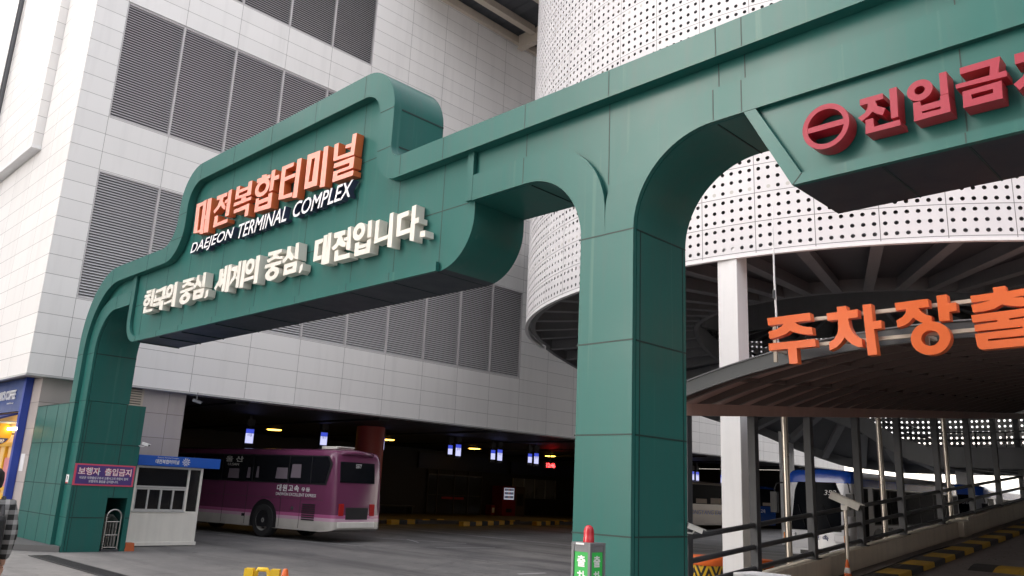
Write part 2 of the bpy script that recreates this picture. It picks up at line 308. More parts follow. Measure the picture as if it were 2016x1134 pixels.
LET={'name': [('dae',[('P',[(-13.964,6.383),(-13.693,6.373),(-13.685,6.307),(-13.817,6.304),(-13.783,5.845),(-13.602,5.843),(-13.6,5.786),(-13.928,5.823)],[]),('P',[(-13.689,6.38),(-13.566,6.385),(-13.521,5.74),(-13.667,5.761)],[]),('P',[(-13.535,6.081),(-13.403,6.075),(-13.395,6.007),(-13.528,6.009)],[]),('P',[(-13.516,6.377),(-13.362,6.373),(-13.319,5.728),(-13.5,5.75)],[])]),('jeon',[('P',[(-13.17,6.354),(-12.787,6.338),(-12.783,6.272),(-12.907,6.273),(-12.917,6.206),(-12.787,6.087),(-12.789,6.026),(-12.911,6.087),(-12.968,6.141),(-13.052,6.09),(-13.18,6.041),(-13.225,6.097),(-13.099,6.156),(-13.049,6.229),(-13.048,6.275),(-13.161,6.275)],[]),('P',[(-12.736,6.351),(-12.615,6.357),(-12.609,5.886),(-12.748,5.894)],[]),('P',[(-12.818,6.202),(-12.723,6.204),(-12.717,6.143),(-12.823,6.148)],[]),('P',[(-13.133,5.975),(-13.013,5.971),(-13.001,5.831),(-12.623,5.834),(-12.626,5.768),(-13.146,5.775)],[])]),('bok',[('P',[(-12.232,6.112),(-12.076,6.106),(-12.074,6.047),(-12.231,6.056)],[]),('P',[(-12.472,6.072),(-11.879,6.055),(-11.881,6.003),(-12.477,6.01)],[]),('P',[(-12.438,5.943),(-11.918,5.948),(-11.915,5.736),(-12.035,5.741),(-12.029,5.871),(-12.437,5.88)],[]),('P',[(-12.444,6.351),(-12.321,6.346),(-12.324,6.273),(-12.038,6.267),(-12.034,6.344),(-11.908,6.339),(-11.903,6.092),(-12.447,6.127)],[[(-12.325,6.217),(-12.039,6.212),(-12.038,6.158),(-12.331,6.168)]])]),('hap',[('P',[(-11.611,6.356),(-11.453,6.337),(-11.445,6.273),(-11.604,6.287)],[]),('P',[(-11.756,6.324),(-11.322,6.301),(-11.326,6.238),(-11.755,6.252)],[]),('P',[(-11.294,6.352),(-11.18,6.348),(-11.184,6.002),(-11.297,6.004)],[]),('P',[(-11.185,6.233),(-11.04,6.226),(-11.039,6.156),(-11.184,6.164)],[]),('P',[(-11.703,5.973),(-11.601,5.966),(-11.605,5.921),(-11.301,5.918),(-11.298,5.971),(-11.185,5.966),(-11.178,5.707),(-11.701,5.741)],[[(-11.58,5.853),(-11.3,5.845),(-11.298,5.799),(-11.585,5.809)]]),('R',-11.534,6.122,0.232,0.146,0.52)]),('teo',[('P',[(-10.981,6.338),(-10.631,6.327),(-10.635,6.263),(-10.857,6.265),(-10.858,6.132),(-10.657,6.134),(-10.658,6.073),(-10.853,6.069),(-10.837,5.832),(-10.572,5.823),(-10.569,5.753),(-10.98,5.792)],[]),('P',[(-10.531,6.345),(-10.412,6.336),(-10.423,5.705),(-10.549,5.723)],[]),('P',[(-10.653,6.129),(-10.539,6.126),(-10.544,6.065),(-10.655,6.069)],[])]),('mi',[('P',[(-9.81,6.344),(-9.693,6.336),(-9.679,5.704),(-9.81,5.72)],[]),('P',[(-10.244,6.337),(-9.897,6.319),(-9.892,5.77),(-10.24,5.789)],[[(-10.112,6.239),(-10.026,6.238),(-10.042,5.874),(-10.136,5.875)]])]),('neol',[('P',[(-9.528,6.303),(-9.424,6.308),(-9.417,6.091),(-9.095,6.075),(-9.066,6.012),(-9.519,6.047)],[]),('P',[(-9.082,6.334),(-8.982,6.327),(-9.002,6.006),(-9.095,6.016)],[]),('P',[(-9.23,6.212),(-9.073,6.202),(-9.078,6.148),(-9.234,6.164)],[]),('P',[(-9.48,5.995),(-8.979,5.979),(-8.987,5.81),(-9.367,5.824),(-9.37,5.782),(-8.972,5.771),(-8.976,5.697),(-9.481,5.716),(-9.479,5.875),(-9.089,5.861),(-9.086,5.911),(-9.483,5.928)],[])])],'slogan': [('han',[('P',[(-15.675,5.005),(-15.456,5.004),(-15.444,4.947),(-15.667,4.951)],[]),('P',[(-15.74,4.929),(-15.452,4.927),(-15.442,4.868),(-15.731,4.873)],[]),('P',[(-15.396,4.997),(-15.28,4.997),(-15.288,4.65),(-15.411,4.671)],[]),('P',[(-15.244,4.851),(-15.171,4.852),(-15.161,4.788),(-15.233,4.788)],[]),('P',[(-15.682,4.689),(-15.562,4.687),(-15.546,4.618),(-15.255,4.615),(-15.253,4.561),(-15.689,4.562)],[]),('R',-15.576,4.778,0.164,0.088,0.32)]),('guk',[('P',[(-15.22,4.952),(-14.777,4.981),(-14.779,4.773),(-14.921,4.775),(-14.916,4.909),(-15.217,4.891)],[]),('P',[(-15.272,4.793),(-14.686,4.787),(-14.679,4.732),(-15.268,4.735)],[]),('P',[(-15.034,4.771),(-14.926,4.769),(-14.911,4.694),(-15.019,4.696)],[]),('P',[(-15.264,4.704),(-14.798,4.707),(-14.8,4.526),(-14.946,4.546),(-14.949,4.633),(-15.258,4.641)],[])]),('ui',[('P',[(-14.78,4.657),(-14.432,4.681),(-14.421,4.628),(-14.779,4.619)],[]),('P',[(-14.411,4.988),(-14.294,4.985),(-14.272,4.522),(-14.43,4.542)],[]),('R',-14.594,4.853,0.15,0.125,0.4)]),('jung',[('P',[(-14.074,4.977),(-13.637,4.967),(-13.633,4.919),(-13.795,4.916),(-13.717,4.87),(-13.604,4.86),(-13.587,4.806),(-13.791,4.835),(-13.881,4.862),(-14.046,4.823),(-14.089,4.876),(-13.94,4.898),(-13.903,4.919),(-14.068,4.925)],[]),('P',[(-14.121,4.787),(-13.626,4.796),(-13.619,4.74),(-14.131,4.737)],[]),('P',[(-13.922,4.744),(-13.799,4.741),(-13.784,4.681),(-13.915,4.69)],[]),('R',-13.882,4.619,0.213,0.101,0.35)]),('sim',[('P',[(-13.511,4.984),(-13.422,4.977),(-13.413,4.878),(-13.295,4.794),(-13.299,4.726),(-13.455,4.8),(-13.571,4.741),(-13.628,4.775),(-13.524,4.856)],[]),('P',[(-13.277,4.99),(-13.171,4.985),(-13.154,4.726),(-13.265,4.735)],[]),('P',[(-13.564,4.718),(-13.149,4.708),(-13.178,4.54),(-13.555,4.543)],[[(-13.436,4.652),(-13.296,4.649),(-13.295,4.614),(-13.435,4.617)]])]),('comma',[('P',[(-13.093,4.642),(-12.988,4.655),(-12.998,4.536),(-13.093,4.51),(-13.117,4.541),(-13.083,4.557)],[])]),('se',[('P',[(-12.67,4.952),(-12.541,4.944),(-12.538,4.813),(-12.479,4.719),(-12.566,4.624),(-12.648,4.678),(-12.738,4.602),(-12.789,4.647),(-12.662,4.768)],[]),('P',[(-12.555,4.859),(-12.43,4.858),(-12.424,4.804),(-12.549,4.807)],[]),('P',[(-12.489,4.977),(-12.394,4.979),(-12.385,4.537),(-12.502,4.551)],[]),('P',[(-12.359,4.977),(-12.257,4.973),(-12.25,4.513),(-12.364,4.521)],[])]),('gye',[('P',[(-12.256,4.912),(-12.042,4.916),(-12.037,4.819),(-12.094,4.703),(-12.246,4.599),(-12.292,4.634),(-12.15,4.753),(-12.154,4.848),(-12.251,4.857)],[]),('P',[(-12.088,4.838),(-11.963,4.837),(-11.96,4.795),(-12.086,4.798)],[]),('P',[(-12.07,4.731),(-11.956,4.732),(-11.954,4.69),(-12.068,4.691)],[]),('P',[(-12.019,4.973),(-11.923,4.978),(-11.921,4.533),(-12.019,4.545)],[]),('P',[(-11.873,4.969),(-11.765,4.958),(-11.762,4.51),(-11.881,4.52)],[])]),('ui',[('P',[(-11.783,4.656),(-11.473,4.666),(-11.469,4.611),(-11.784,4.603)],[]),('P',[(-11.453,4.97),(-11.332,4.969),(-11.33,4.518),(-11.446,4.523)],[]),('R',-11.626,4.831,0.145,0.128,0.42)]),('jung',[('P',[(-11.087,4.966),(-10.685,4.951),(-10.683,4.903),(-10.809,4.883),(-10.745,4.84),(-10.651,4.838),(-10.649,4.787),(-10.813,4.818),(-10.88,4.831),(-11.067,4.797),(-11.111,4.851),(-10.936,4.875),(-10.933,4.901),(-11.082,4.904)],[]),('P',[(-11.137,4.776),(-10.664,4.772),(-10.661,4.716),(-11.137,4.716)],[]),('P',[(-10.959,4.732),(-10.844,4.729),(-10.841,4.673),(-10.956,4.677)],[]),('R',-10.891,4.597,0.202,0.103,0.38)]),('sim',[('P',[(-10.53,4.96),(-10.427,4.95),(-10.426,4.859),(-10.302,4.761),(-10.364,4.713),(-10.473,4.776),(-10.591,4.708),(-10.649,4.753),(-10.535,4.821)],[]),('P',[(-10.295,4.965),(-10.206,4.965),(-10.187,4.702),(-10.3,4.735)],[]),('P',[(-10.559,4.685),(-10.201,4.687),(-10.2,4.516),(-10.559,4.518)],[[(-10.467,4.622),(-10.311,4.626),(-10.313,4.591),(-10.468,4.587)]])]),('comma',[('P',[(-10.117,4.589),(-10.037,4.622),(-10.042,4.521),(-10.112,4.479),(-10.139,4.516),(-10.113,4.528)],[])]),('dae',[('P',[(-9.775,4.908),(-9.575,4.907),(-9.572,4.853),(-9.675,4.835),(-9.678,4.663),(-9.564,4.66),(-9.563,4.603),(-9.772,4.599)],[]),('P',[(-9.559,4.941),(-9.463,4.939),(-9.453,4.509),(-9.554,4.524)],[]),('P',[(-9.478,4.76),(-9.371,4.758),(-9.37,4.706),(-9.477,4.708)],[]),('P',[(-9.444,4.953),(-9.365,4.949),(-9.353,4.507),(-9.451,4.507)],[])]),('jeon',[('P',[(-9.299,4.93),(-9.037,4.924),(-9.03,4.858),(-9.109,4.854),(-9.055,4.768),(-8.983,4.736),(-9.001,4.681),(-9.099,4.7),(-9.153,4.734),(-9.211,4.697),(-9.288,4.677),(-9.332,4.724),(-9.223,4.771),(-9.203,4.844),(-9.294,4.854)],[]),('P',[(-8.973,4.942),(-8.9,4.948),(-8.87,4.612),(-8.973,4.633)],[]),('P',[(-9.046,4.814),(-8.936,4.812),(-8.935,4.76),(-9.046,4.767)],[]),('P',[(-9.236,4.659),(-9.154,4.665),(-9.142,4.575),(-8.871,4.572),(-8.86,4.502),(-9.233,4.509)],[])]),('ip',[('P',[(-8.514,4.938),(-8.431,4.941),(-8.419,4.706),(-8.506,4.709)],[]),('P',[(-8.769,4.687),(-8.675,4.685),(-8.663,4.638),(-8.499,4.637),(-8.498,4.676),(-8.416,4.685),(-8.417,4.493),(-8.766,4.499)],[[(-8.671,4.59),(-8.514,4.59),(-8.514,4.569),(-8.671,4.569)]]),('R',-8.701,4.832,0.138,0.121,0.38)]),('ni',[('P',[(-8.341,4.907),(-8.267,4.912),(-8.26,4.655),(-8.05,4.669),(-8.057,4.615),(-8.343,4.597)],[]),('P',[(-8.048,4.946),(-7.976,4.946),(-7.957,4.482),(-8.05,4.504)],[])]),('da',[('P',[(-7.89,4.899),(-7.667,4.906),(-7.665,4.841),(-7.8,4.831),(-7.807,4.666),(-7.606,4.669),(-7.605,4.607),(-7.882,4.6)],[]),('P',[(-7.601,4.942),(-7.521,4.948),(-7.518,4.479),(-7.602,4.503)],[]),('P',[(-7.529,4.772),(-7.449,4.768),(-7.448,4.702),(-7.528,4.703)],[])]),('dot',[('P',[(-7.404,4.578),(-7.314,4.579),(-7.305,4.498),(-7.412,4.51)],[])])],'noentry': [('jin',[('P',[(-2.174,4.631),(-2.003,4.629),(-2.0,4.583),(-2.061,4.584),(-2.047,4.537),(-1.99,4.502),(-2.014,4.454),(-2.055,4.476),(-2.085,4.504),(-2.114,4.478),(-2.168,4.449),(-2.195,4.485),(-2.142,4.51),(-2.118,4.55),(-2.116,4.58),(-2.175,4.581)],[]),('P',[(-1.954,4.646),(-1.9,4.646),(-1.904,4.405),(-1.955,4.406)],[]),('P',[(-2.14,4.448),(-2.084,4.449),(-2.08,4.376),(-1.895,4.379),(-1.89,4.333),(-2.146,4.336)],[])]),('ip',[('P',[(-1.606,4.654),(-1.557,4.652),(-1.557,4.481),(-1.608,4.48)],[]),('P',[(-1.795,4.479),(-1.746,4.479),(-1.743,4.442),(-1.612,4.444),(-1.612,4.477),(-1.557,4.476),(-1.553,4.337),(-1.798,4.334)],[[(-1.74,4.396),(-1.615,4.396),(-1.614,4.376),(-1.739,4.38)]]),('R',-1.743,4.565,0.088,0.081,0.41)]),('geum',[('P',[(-1.47,4.646),(-1.216,4.646),(-1.237,4.528),(-1.188,4.53),(-1.188,4.485),(-1.505,4.498),(-1.507,4.529),(-1.291,4.527),(-1.282,4.596),(-1.471,4.597)],[]),('P',[(-1.467,4.46),(-1.222,4.463),(-1.227,4.333),(-1.47,4.337)],[[(-1.414,4.422),(-1.279,4.421),(-1.28,4.389),(-1.413,4.387)]])])],'exit': [('ju',[('P',[(-5.142,4.024),(-4.546,4.029),(-4.532,3.926),(-4.757,3.925),(-4.69,3.871),(-4.593,3.844),(-4.528,3.837),(-4.519,3.738),(-4.619,3.747),(-4.727,3.778),(-4.793,3.801),(-4.823,3.818),(-4.884,3.783),(-4.999,3.751),(-5.117,3.738),(-5.129,3.838),(-5.018,3.857),(-4.936,3.892),(-4.912,3.922),(-5.134,3.923)],[]),('P',[(-5.135,3.674),(-4.492,3.678),(-4.481,3.578),(-4.744,3.578),(-4.736,3.376),(-4.85,3.377),(-4.864,3.581),(-5.131,3.577)],[])]),('cha',[('P',[(-4.186,4.06),(-4.069,4.06),(-4.059,3.996),(-3.928,3.998),(-3.927,3.895),(-4.053,3.895),(-4.038,3.794),(-4.003,3.708),(-3.956,3.652),(-3.898,3.621),(-3.894,3.518),(-3.953,3.523),(-4.021,3.562),(-4.078,3.618),(-4.109,3.657),(-4.151,3.6),(-4.215,3.544),(-4.307,3.509),(-4.31,3.609),(-4.241,3.65),(-4.196,3.718),(-4.181,3.799),(-4.181,3.895),(-4.314,3.896),(-4.324,3.992),(-4.186,3.994)],[]),('P',[(-3.863,4.044),(-3.757,4.046),(-3.748,3.821),(-3.651,3.827),(-3.648,3.725),(-3.743,3.725),(-3.721,3.408),(-3.834,3.407)],[])]),('jang',[('P',[(-3.476,4.02),(-3.098,4.022),(-3.097,3.922),(-3.212,3.924),(-3.187,3.88),(-3.136,3.835),(-3.077,3.811),(-3.076,3.739),(-3.126,3.735),(-3.188,3.743),(-3.231,3.773),(-3.278,3.815),(-3.332,3.76),(-3.389,3.731),(-3.464,3.716),(-3.472,3.805),(-3.4,3.837),(-3.36,3.881),(-3.35,3.928),(-3.471,3.926)],[]),('P',[(-3.003,4.044),(-2.893,4.048),(-2.886,3.937),(-2.803,3.94),(-2.798,3.84),(-2.88,3.838),(-2.879,3.735),(-2.995,3.739)],[]),('R',-3.106,3.55,0.217,0.198,0.46)]),('chul',[('P',[(-2.411,4.059),(-2.289,4.064),(-2.281,3.999),(-2.061,4.009),(-2.069,3.928),(-2.225,3.922),(-2.072,3.902),(-2.08,3.81),(-2.157,3.811),(-2.264,3.831),(-2.337,3.857),(-2.408,3.822),(-2.515,3.801),(-2.634,3.801),(-2.645,3.891),(-2.548,3.9),(-2.444,3.917),(-2.639,3.917),(-2.648,3.995),(-2.409,4.0)],[]),('P',[(-2.656,3.77),(-2.083,3.787),(-2.122,3.373),(-2.569,3.367),(-2.601,3.376),(-2.623,3.41),(-2.629,3.477),(-2.637,3.552),(-2.161,3.567),(-2.161,3.585),(-2.633,3.582),(-2.632,3.653),(-2.398,3.666),(-2.398,3.687),(-2.646,3.683)],[[(-2.509,3.481),(-2.134,3.485),(-2.135,3.463),(-2.51,3.458)],[(-2.281,3.692),(-2.102,3.7),(-2.103,3.678),(-2.279,3.671)]])])]}

# ------------------------------------------------------------------ ground
g = MB(); GM = ground_mat()
gx0, gx1, gy0, gy1 = -300, 300, -200, 400
g.add([(gx0, gy0, 0), (gx1, gy0, 0), (gx1, gy1, 0), (gx0, gy1, 0)], [(0, 1, 2, 3)], GM)
tag(g.build('ground'), kind='structure')

# ------------------------------------------------------------------ the green gate
FY, BY, BK = 5.95, 6.01, 6.84            # front of the raised bands, face of the body, back
gate = thing('entrance_gate', 'long dark green metal gate with raised sign panel, arched openings and big raised lettering', 'gate', (-4.7, 6.4, 0))
FYR, KR = 5.87, 5.87 / 5.96                # the rim stands further out than the other bands
def pull(pts): return [(x * KR, 1.6 + (z - 1.6) * KR) for x, z in pts]
def GB(mb, name, **k):
    o = mb.build(name, gate, **k); o.matrix_parent_inverse = Matrix.Translation(-gate.location); return o
def rim_outer(e=0.0):
    return (
        arc(-17.93, 4.3, 1.59 - e, 180, 90, 20) + arc(-15.65, 6.43, .55 + e, -90, 0, 10) + arc(-14.36, 6.6, .74 - e, 180, 90, 14)
        + arc(-9.1, 6.6, .72 - e, 90, 0, 14) + arc(-8.16, 6.05, .22 + e, 180, 270, 8) + [(2.9, 5.83 - e)])
rim_inner = (arc(-17.72, 4.1, 1.46, 180, 90, 20) + arc(-15.45, 6.26, .70, -90, 0, 12) + arc(-14.3, 6.55, .45, 180, 90, 12)
        + arc(-9.1, 6.56, .40, 90, 0, 10) + arc(-8.22, 6.0, .47, 180, 270, 12) + [(2.9, 5.53)])
b = MB()
under = ([(2.9, 0), (2.2, 0)] + arc(1.33, 4.06, .87, 0, 90, 16, .83) + [(1.04, 4.89), (0.62, 4.115), (-2.79, 4.115), (-3.21, 4.89)]
        + arc(-3.5, 4.06, .87, 90, 180, 18, .83) + [(-4.37, 0), (-5.03, 0)] + arc(-5.80, 4.06, .79, 0, 90, 16, .80) + [(-6.685, 4.86)]
        + arc(-7.3, 4.72, .615, 0, -90, 14) + arc(-16.37, 4.62, .5, 270, 180, 10) + [(-16.87, 4.91)] + arc(-17.62, 4.07, .85, 90, 180, 16) + [(-18.47, 3.06)])
body = [(-19.52, 3.06)] + rim_outer() + under
b.prism([body], fxz, BY, BK, GREEN)
# joints over the recessed face and across the soffits
def jv(mb, x, z0, z1, y=BY, m=GREEND): mb.box(x - .005, x + .005, y - .002, y + .004, z0, z1, m)
def jh(mb, z, x0, x1, y=BY, m=GREEND): mb.box(x0, x1, y - .0035, y + .004, z - .005, z + .005, m)
for x, z0, z1 in ((-16.3, 4.23, 5.55), (-15.32, 4.23, 5.6), (-14.37, 4.23, 6.95), (-13.06, 4.23, 6.97), (-11.76, 4.23, 6.97), (-10.42, 4.23, 6.97), (-9.12, 4.23, 6.95), (-8.17, 4.23, 5.52), (-7.27, 4.2, 5.53),
                  (-5.88, 5.18, 5.53), (-4.72, 4.6, 5.53), (-3.47, 5.22, 5.53), (-3.21, 5.22, 5.53), (-1.5, 5.22, 5.53), (-1.5, 4.2, 4.88), (.3, 5.22, 5.53), (.3, 4.2, 4.88)):
    jv(b, x, z0, z1)
for z, x0, x1 in ((4.87, -16.69, -6.8), (5.97, -14.7, -8.72)): jh(b, z, x0, x1)
for x in (-16.3, -15.32, -14.37, -13.06, -11.76, -10.42, -9.12, -8.17, -7.3): b.box(x - .007, x + .007, BY + .02, BK, 4.102, 4.118, GREEND) if x > -16.35 else None
for x in (-1.5, .3, -2.1): b.box(x - .007, x + .007, BY + .02, BK, 4.110, 4.125, GREEND)
for z in (4.06, 2.995, 2.137, 1.26):
    b.box(-4.375, -4.366, BY - .0, BK, z - .007, z + .007, GREEND); b.box(-5.035, -5.026, BY, BK, z - .007, z + .007, GREEND)
b.box(-4.374, -4.367, BY + .05, BY + .062, 0, 4.06, GREEND)
b.box(-4.374, -4.367, BK - .062, BK - .05, 0, 4.06, GREEND)
for x in (-3.5, -5.8): b.box(x - .007, x + .007, BY + .02, BK, 4.852 if x < -4 else 4.884, 4.866 if x < -4 else 4.896, GREEND)
b.box(-18.475, -18.463, BY, BK, 4.05, 4.07, GREEND)
# vertical face of the raised sign end: joint lines
for z in (6.6, 6.05): b.box(-8.384, -8.374, BY, BK, z - .01, z + .01, GREEND)
for y in (BY + .06, BK - .06):
    for (x0, z0), (x1, z1) in zip(rim_outer()[45:60], rim_outer()[46:61]):
        pass
bo_ = GB(b, 'gate_body', smooth=32)
bo_.data.materials.append(SOFF); si_ = len(bo_.data.materials) - 1      # flat undersides of the two sign boxes are given a darker, bluer colour
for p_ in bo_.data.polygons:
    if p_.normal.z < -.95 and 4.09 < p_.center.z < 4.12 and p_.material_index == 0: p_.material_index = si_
# base block at the left end, with a niche in its right side
b = MB()
X0, X1 = -21.6, -18.47
b.box(X0, X1, BY, 6.70, 0, 3.05, GREEN); b.box(X0, X1, 7.11, 7.21, 0, 3.05, GREEN)
b.box(X0, X1, 6.702, 7.108, 1.09, 3.05, GREEN); b.box(X0, X1 - 1.15, 6.702, 7.108, 0, 1.088, GREEND)
for z in (2.19, 1.33, .68): b.box(X1 - .002, X1 + .004, BY, 6.70 if z < 1.09 else 7.21, z - .009, z + .009, GREEND)
b.box(X1 - .002, X1 + .004, 7.112, 7.21, .671, .689, GREEND)
b.box(X1 - .002, X1 + .0045, 6.80, 6.812, 1.10, 3.05, GREEND)
b.box(X1 - .002, X1 + .0045, BY + .045, BY + .055, 0, 3.05, GREEND)
GB(b, 'base_block')
# wall left of the strip, flush with the rim
b = MB()
b.box(-21.35, -18.89, FYR, BY - .008, .122, 3.02, GREEN)
for x in (-20.69, -19.9, -19.2): b.box(x - .006, x + .006, FYR - .003, FYR + .003, .122, 3.02, GREEND)
for z in (2.19, 1.325, .69): b.box(-21.35, -18.89, FYR - .0035, FYR + .003, z - .008, z + .008, GREEND)
b.box(-21.35, -18.89, FYR - .01, BY - .008, 3.021, 3.034, GREEND)
GB(b, 'wall_panel')
# raised rim along the whole top edge
b = MB()
b.prism([pull([(-19.52, 3.06)] + rim_outer() + rim_inner[::-1] + [(-19.18, 3.06)])], fxz, FYR, BY - .010, GREEN)
for x, z0, z1 in ((-18.13, 5.44, 5.87), (-16.3, 5.55, 5.9), (-15.4, 5.56, 5.9), (-14.36, 6.99, 7.34), (-13.06, 6.98, 7.33), (-11.76, 6.98, 7.33), (-10.42, 6.97, 7.33), (-9.12, 6.97, 7.32), (-8.14, 5.54, 5.83),
                  (-7.28, 5.53, 5.83), (-5.88, 5.53, 5.83), (-4.70, 5.53, 5.83), (-3.47, 5.53, 5.83), (-3.21, 5.53, 5.83), (-1.5, 5.53, 5.83), (.3, 5.53, 5.83)): (x, z0), (_, z1) = pull([(x, z0), (x, z1)]); jv(b, x, z0 + .005, z1 - .005, FYR)
for z, x0, x1 in ((5.97, -15.3, -14.76), (6.45, -15.09, -14.76), (6.6, -8.7, -8.385), (6.02, -8.69, -8.385), (4.1, -19.5, -19.19)): (x0, z), (x1, _) = pull([(x0, z), (x1, z)]); jh(b, z, x0 + .01, x1, FYR)
GB(b, 'top_rim', smooth=32)
# raised band of the left arch
b = MB()
b.prism([[(-18.47, 0)] + arc(-17.62, 4.07, .85, 180, 90, 16) + [(-16.885, 4.92), (-16.885, 5.2)] + arc(-17.75, 3.87, 1.33, 90, 180, 18) + [(-19.08, 0)]], fxz, FY, BY - .010, GREEN)
for z in (4.07, 3.06, 2.19, 1.33, .68): jh(b, z, -19.08, -18.475, FY)
jv(b, -17.62, 4.93, 5.19, FY)
GB(b, 'arch_band', smooth=32)
# border of the sign panel
b = MB()
b.prism([[(-16.87, 5.52)] + arc(-16.37, 4.62, .505, 180, 270, 12) + [(-7.25, 4.10), (-7.25, 4.215), (-16.33, 4.225)] + arc(-16.33, 4.6, .375, 270, 180, 12)[1:] + [(-16.705, 5.52)]], fxz, FY, BY - .010, GREEN)
b.box(-6.79, -6.685, FY, BY - .010, 4.87, 5.52, GREEN)
for x in (-16.3, -15.32, -14.37, -13.06, -11.76, -10.42, -9.12, -8.17): jv(b, x, 4.12, 4.22, FY)
GB(b, 'sign_border', smooth=32)
# raised bands round the two arches at the middle pillar
b = MB()
b.prism([[(-6.68, 4.86)] + arc(-5.80, 4.06, .79, 90, 0, 16, .80) + [(-5.03, 0), (-4.7095, 0), (-4.7095, 4.06), (-4.717, 4.29)] + arc(-5.6, 4.29, .885, 0, 90, 16)[1:] + [(-6.68, 5.175)]], fxz, FY, BY - .010, GREEN)
for z in (4.06, 2.995, 2.137, 1.26): b.box(-5.035, -4.711, FY - .002, FY + .006, z - .007, z + .007, GREEND)
jv(b, -5.86, 4.87, 5.17, FY)
GB(b, 'arch_band', smooth=32)
b = MB()
b.prism([[(-4.37, 0)] + arc(-3.5, 4.06, .87, 180, 90, 18, .83) + arc(1.33, 4.06, .87, 90, 0, 16, .83) + [(2.2, 0), (2.9, 0), (2.9, 5.21)] + arc(-3.45, 4.28, 1.26, 90, 180, 18, .93) + [(-4.709, 0)]], fxz, FY, BY - .010, GREEN)
for z in (4.06, 2.995, 2.137, 1.26): b.box(-4.709, -4.366, FY - .002, FY + .006, z - .007, z + .007, GREEND)
for x in (-3.5, -3.22): jv(b, x, 4.9, 5.2, FY)
GB(b, 'arch_band', smooth=32)
# border of the hanging sign on the right
b = MB()
b.prism([[(-3.20, 4.885), (-2.79, 4.112), (.62, 4.112), (1.03, 4.885), (.93, 4.885), (.55, 4.20), (-2.71, 4.20), (-3.09, 4.885)]], fxz, FY, BY - .010, GREEN)
for x in (-1.5, .3): jv(b, x, 4.115, 4.195, FY)
b.prism([[(-2.79, 4.112), (-2.71, 4.20), (-2.70, 4.196), (-2.778, 4.112)]], fxz, FY - .002, FY + .002, GREEND)
GB(b, 'sign_border')
# pillar back and plinth shoe
b = MB(); b.box(-5.06, -4.34, 5.93, 6.87, 0, .05, GREYM); GB(b, 'plinth')

def letters(parent, key, yf, depth, mf, ms, rootloc, name='letter', k_=1.0):
    sc_ = lambda lp: [(x * k_, 1.6 + (z - 1.6) * k_) for x, z in lp]
    for nm, items in LET[key]:
        mb = MB(); k = 0
        for it in items:
            dy = .0015 * k; k += 1
            if it[0] == 'P':
                mb.prism([sc_(it[1])] + [sc_(h_) for h_ in it[2]], fxz, yf - dy, yf + depth, mf, ms)
            else:
                _, cx, cz, rx, rz, q = it; (cx, cz), = sc_([(cx, cz)]); rx *= k_; rz *= k_
                mb.prism([arc(cx, cz, rx, 0, 351, 39, rz), arc(cx, cz, rx * q, 0, 345, 23, rz * q)], fxz, yf - dy, yf + depth, mf, ms)
        o = mb.build(name, parent, smooth=35); o.matrix_parent_inverse = Matrix.Translation(-Vector(rootloc))
gl = gate.location
letters(gate, 'name', 5.87, .125, PINK, ORANGE, gl, 'orange_letter', 5.87 / 5.80)
letters(gate, 'slogan', 5.86, .135, CREAM, CREAM, gl, 'cream_letter', 5.86 / 5.80)
letters(gate, 'noentry', 5.85, .15, REDF, RED, gl, 'red_letter')
mb = MB()
jx, jz = -2.0, 0
JI = [(-2.225, 4.672)]
ji = LET['noentry'][0][1][0][1]
x0 = min(p[0] for p in ji); z0 = min(p[1] for p in ji)
zs_ = .268 / (max(p[1] for p in ji) - z0)
mb.prism([[(-1.155 + (p[0] - x0) * 1.1, 4.36 + (p[1] - z0) * zs_) for p in ji]], fxz, 5.85, 6.0, REDF, RED)
mb.prism([[(-.87, 4.30), (-.80, 4.30), (-.80, 4.68), (-.87, 4.68)]], fxz, 5.85, 6.0, REDF, RED)
o = mb.build('red_letter', gate); o.matrix_parent_inverse = Matrix.Translation(-gl)
mb = MB()
mb.prism([arc(-2.45, 4.492, .187, 0, 354, 59), arc(-2.45, 4.492, .146, 0, 352, 44)], fxz, 5.85, 6.0, REDF, RED)
mb.box(-2.594, -2.306, 5.8515, 5.998, 4.469, 4.515, REDF)
o = mb.build('no_entry_symbol', gate, smooth=35); o.matrix_parent_inverse = Matrix.Translation(-gl)
for w_, xa, xb in (('DAEJEON', -14.15, -12.53), ('TERMINAL', -12.37, -10.82), ('COMPLEX', -10.64, -9.09)):
    n_ = len(w_)
    text_mesh('navy_lettering', w_, xb - xa, .247, (xa, 5.985, 5.447), (1, 0, 0), (0, 0, 1), WHITEF, gate, .10, NAVYS, bold=.008, shear=.22, rootloc=gl)

# ------------------------------------------------------------------ bus terminal building
PAN = panel_mat('white_cladding_panels', (0.80, 0.785, 0.765), .486, 3.78, 1.575, 6.27)
STONE = panel_mat('granite_tiles', (0.42, 0.375, 0.35), .62, 0.06, 1.05, 6.9, jw=.012, jcol=(.16, .14, .13), var=.07)
LOUV = mat('louvre_grey', (0.62, 0.61, 0.625), .5, 0, .06, 2); LFR = mat('louvre_frame_grey', (0.5, 0.48, 0.48), .5, 0, .06, 2)
term = thing('terminal_building', 'tall white panelled bus terminal with grey louvre bands over a dark bus bay', 'building', (-21.4, 5.5, 0))
def TB(mb, name, **k):
    par = k.pop('parent', term); o = mb.build(name, par, **k)
    if par is term: o.matrix_parent_inverse = Matrix.Translation(-term.location)
    return o
FX = -21.4; YE = 51.2; ZT = 34
bands = ((5.745, 9.10, 10), (10.60, 13.98, 5), (15.46, 18.84, 5))
b = MB(); z = 3.78
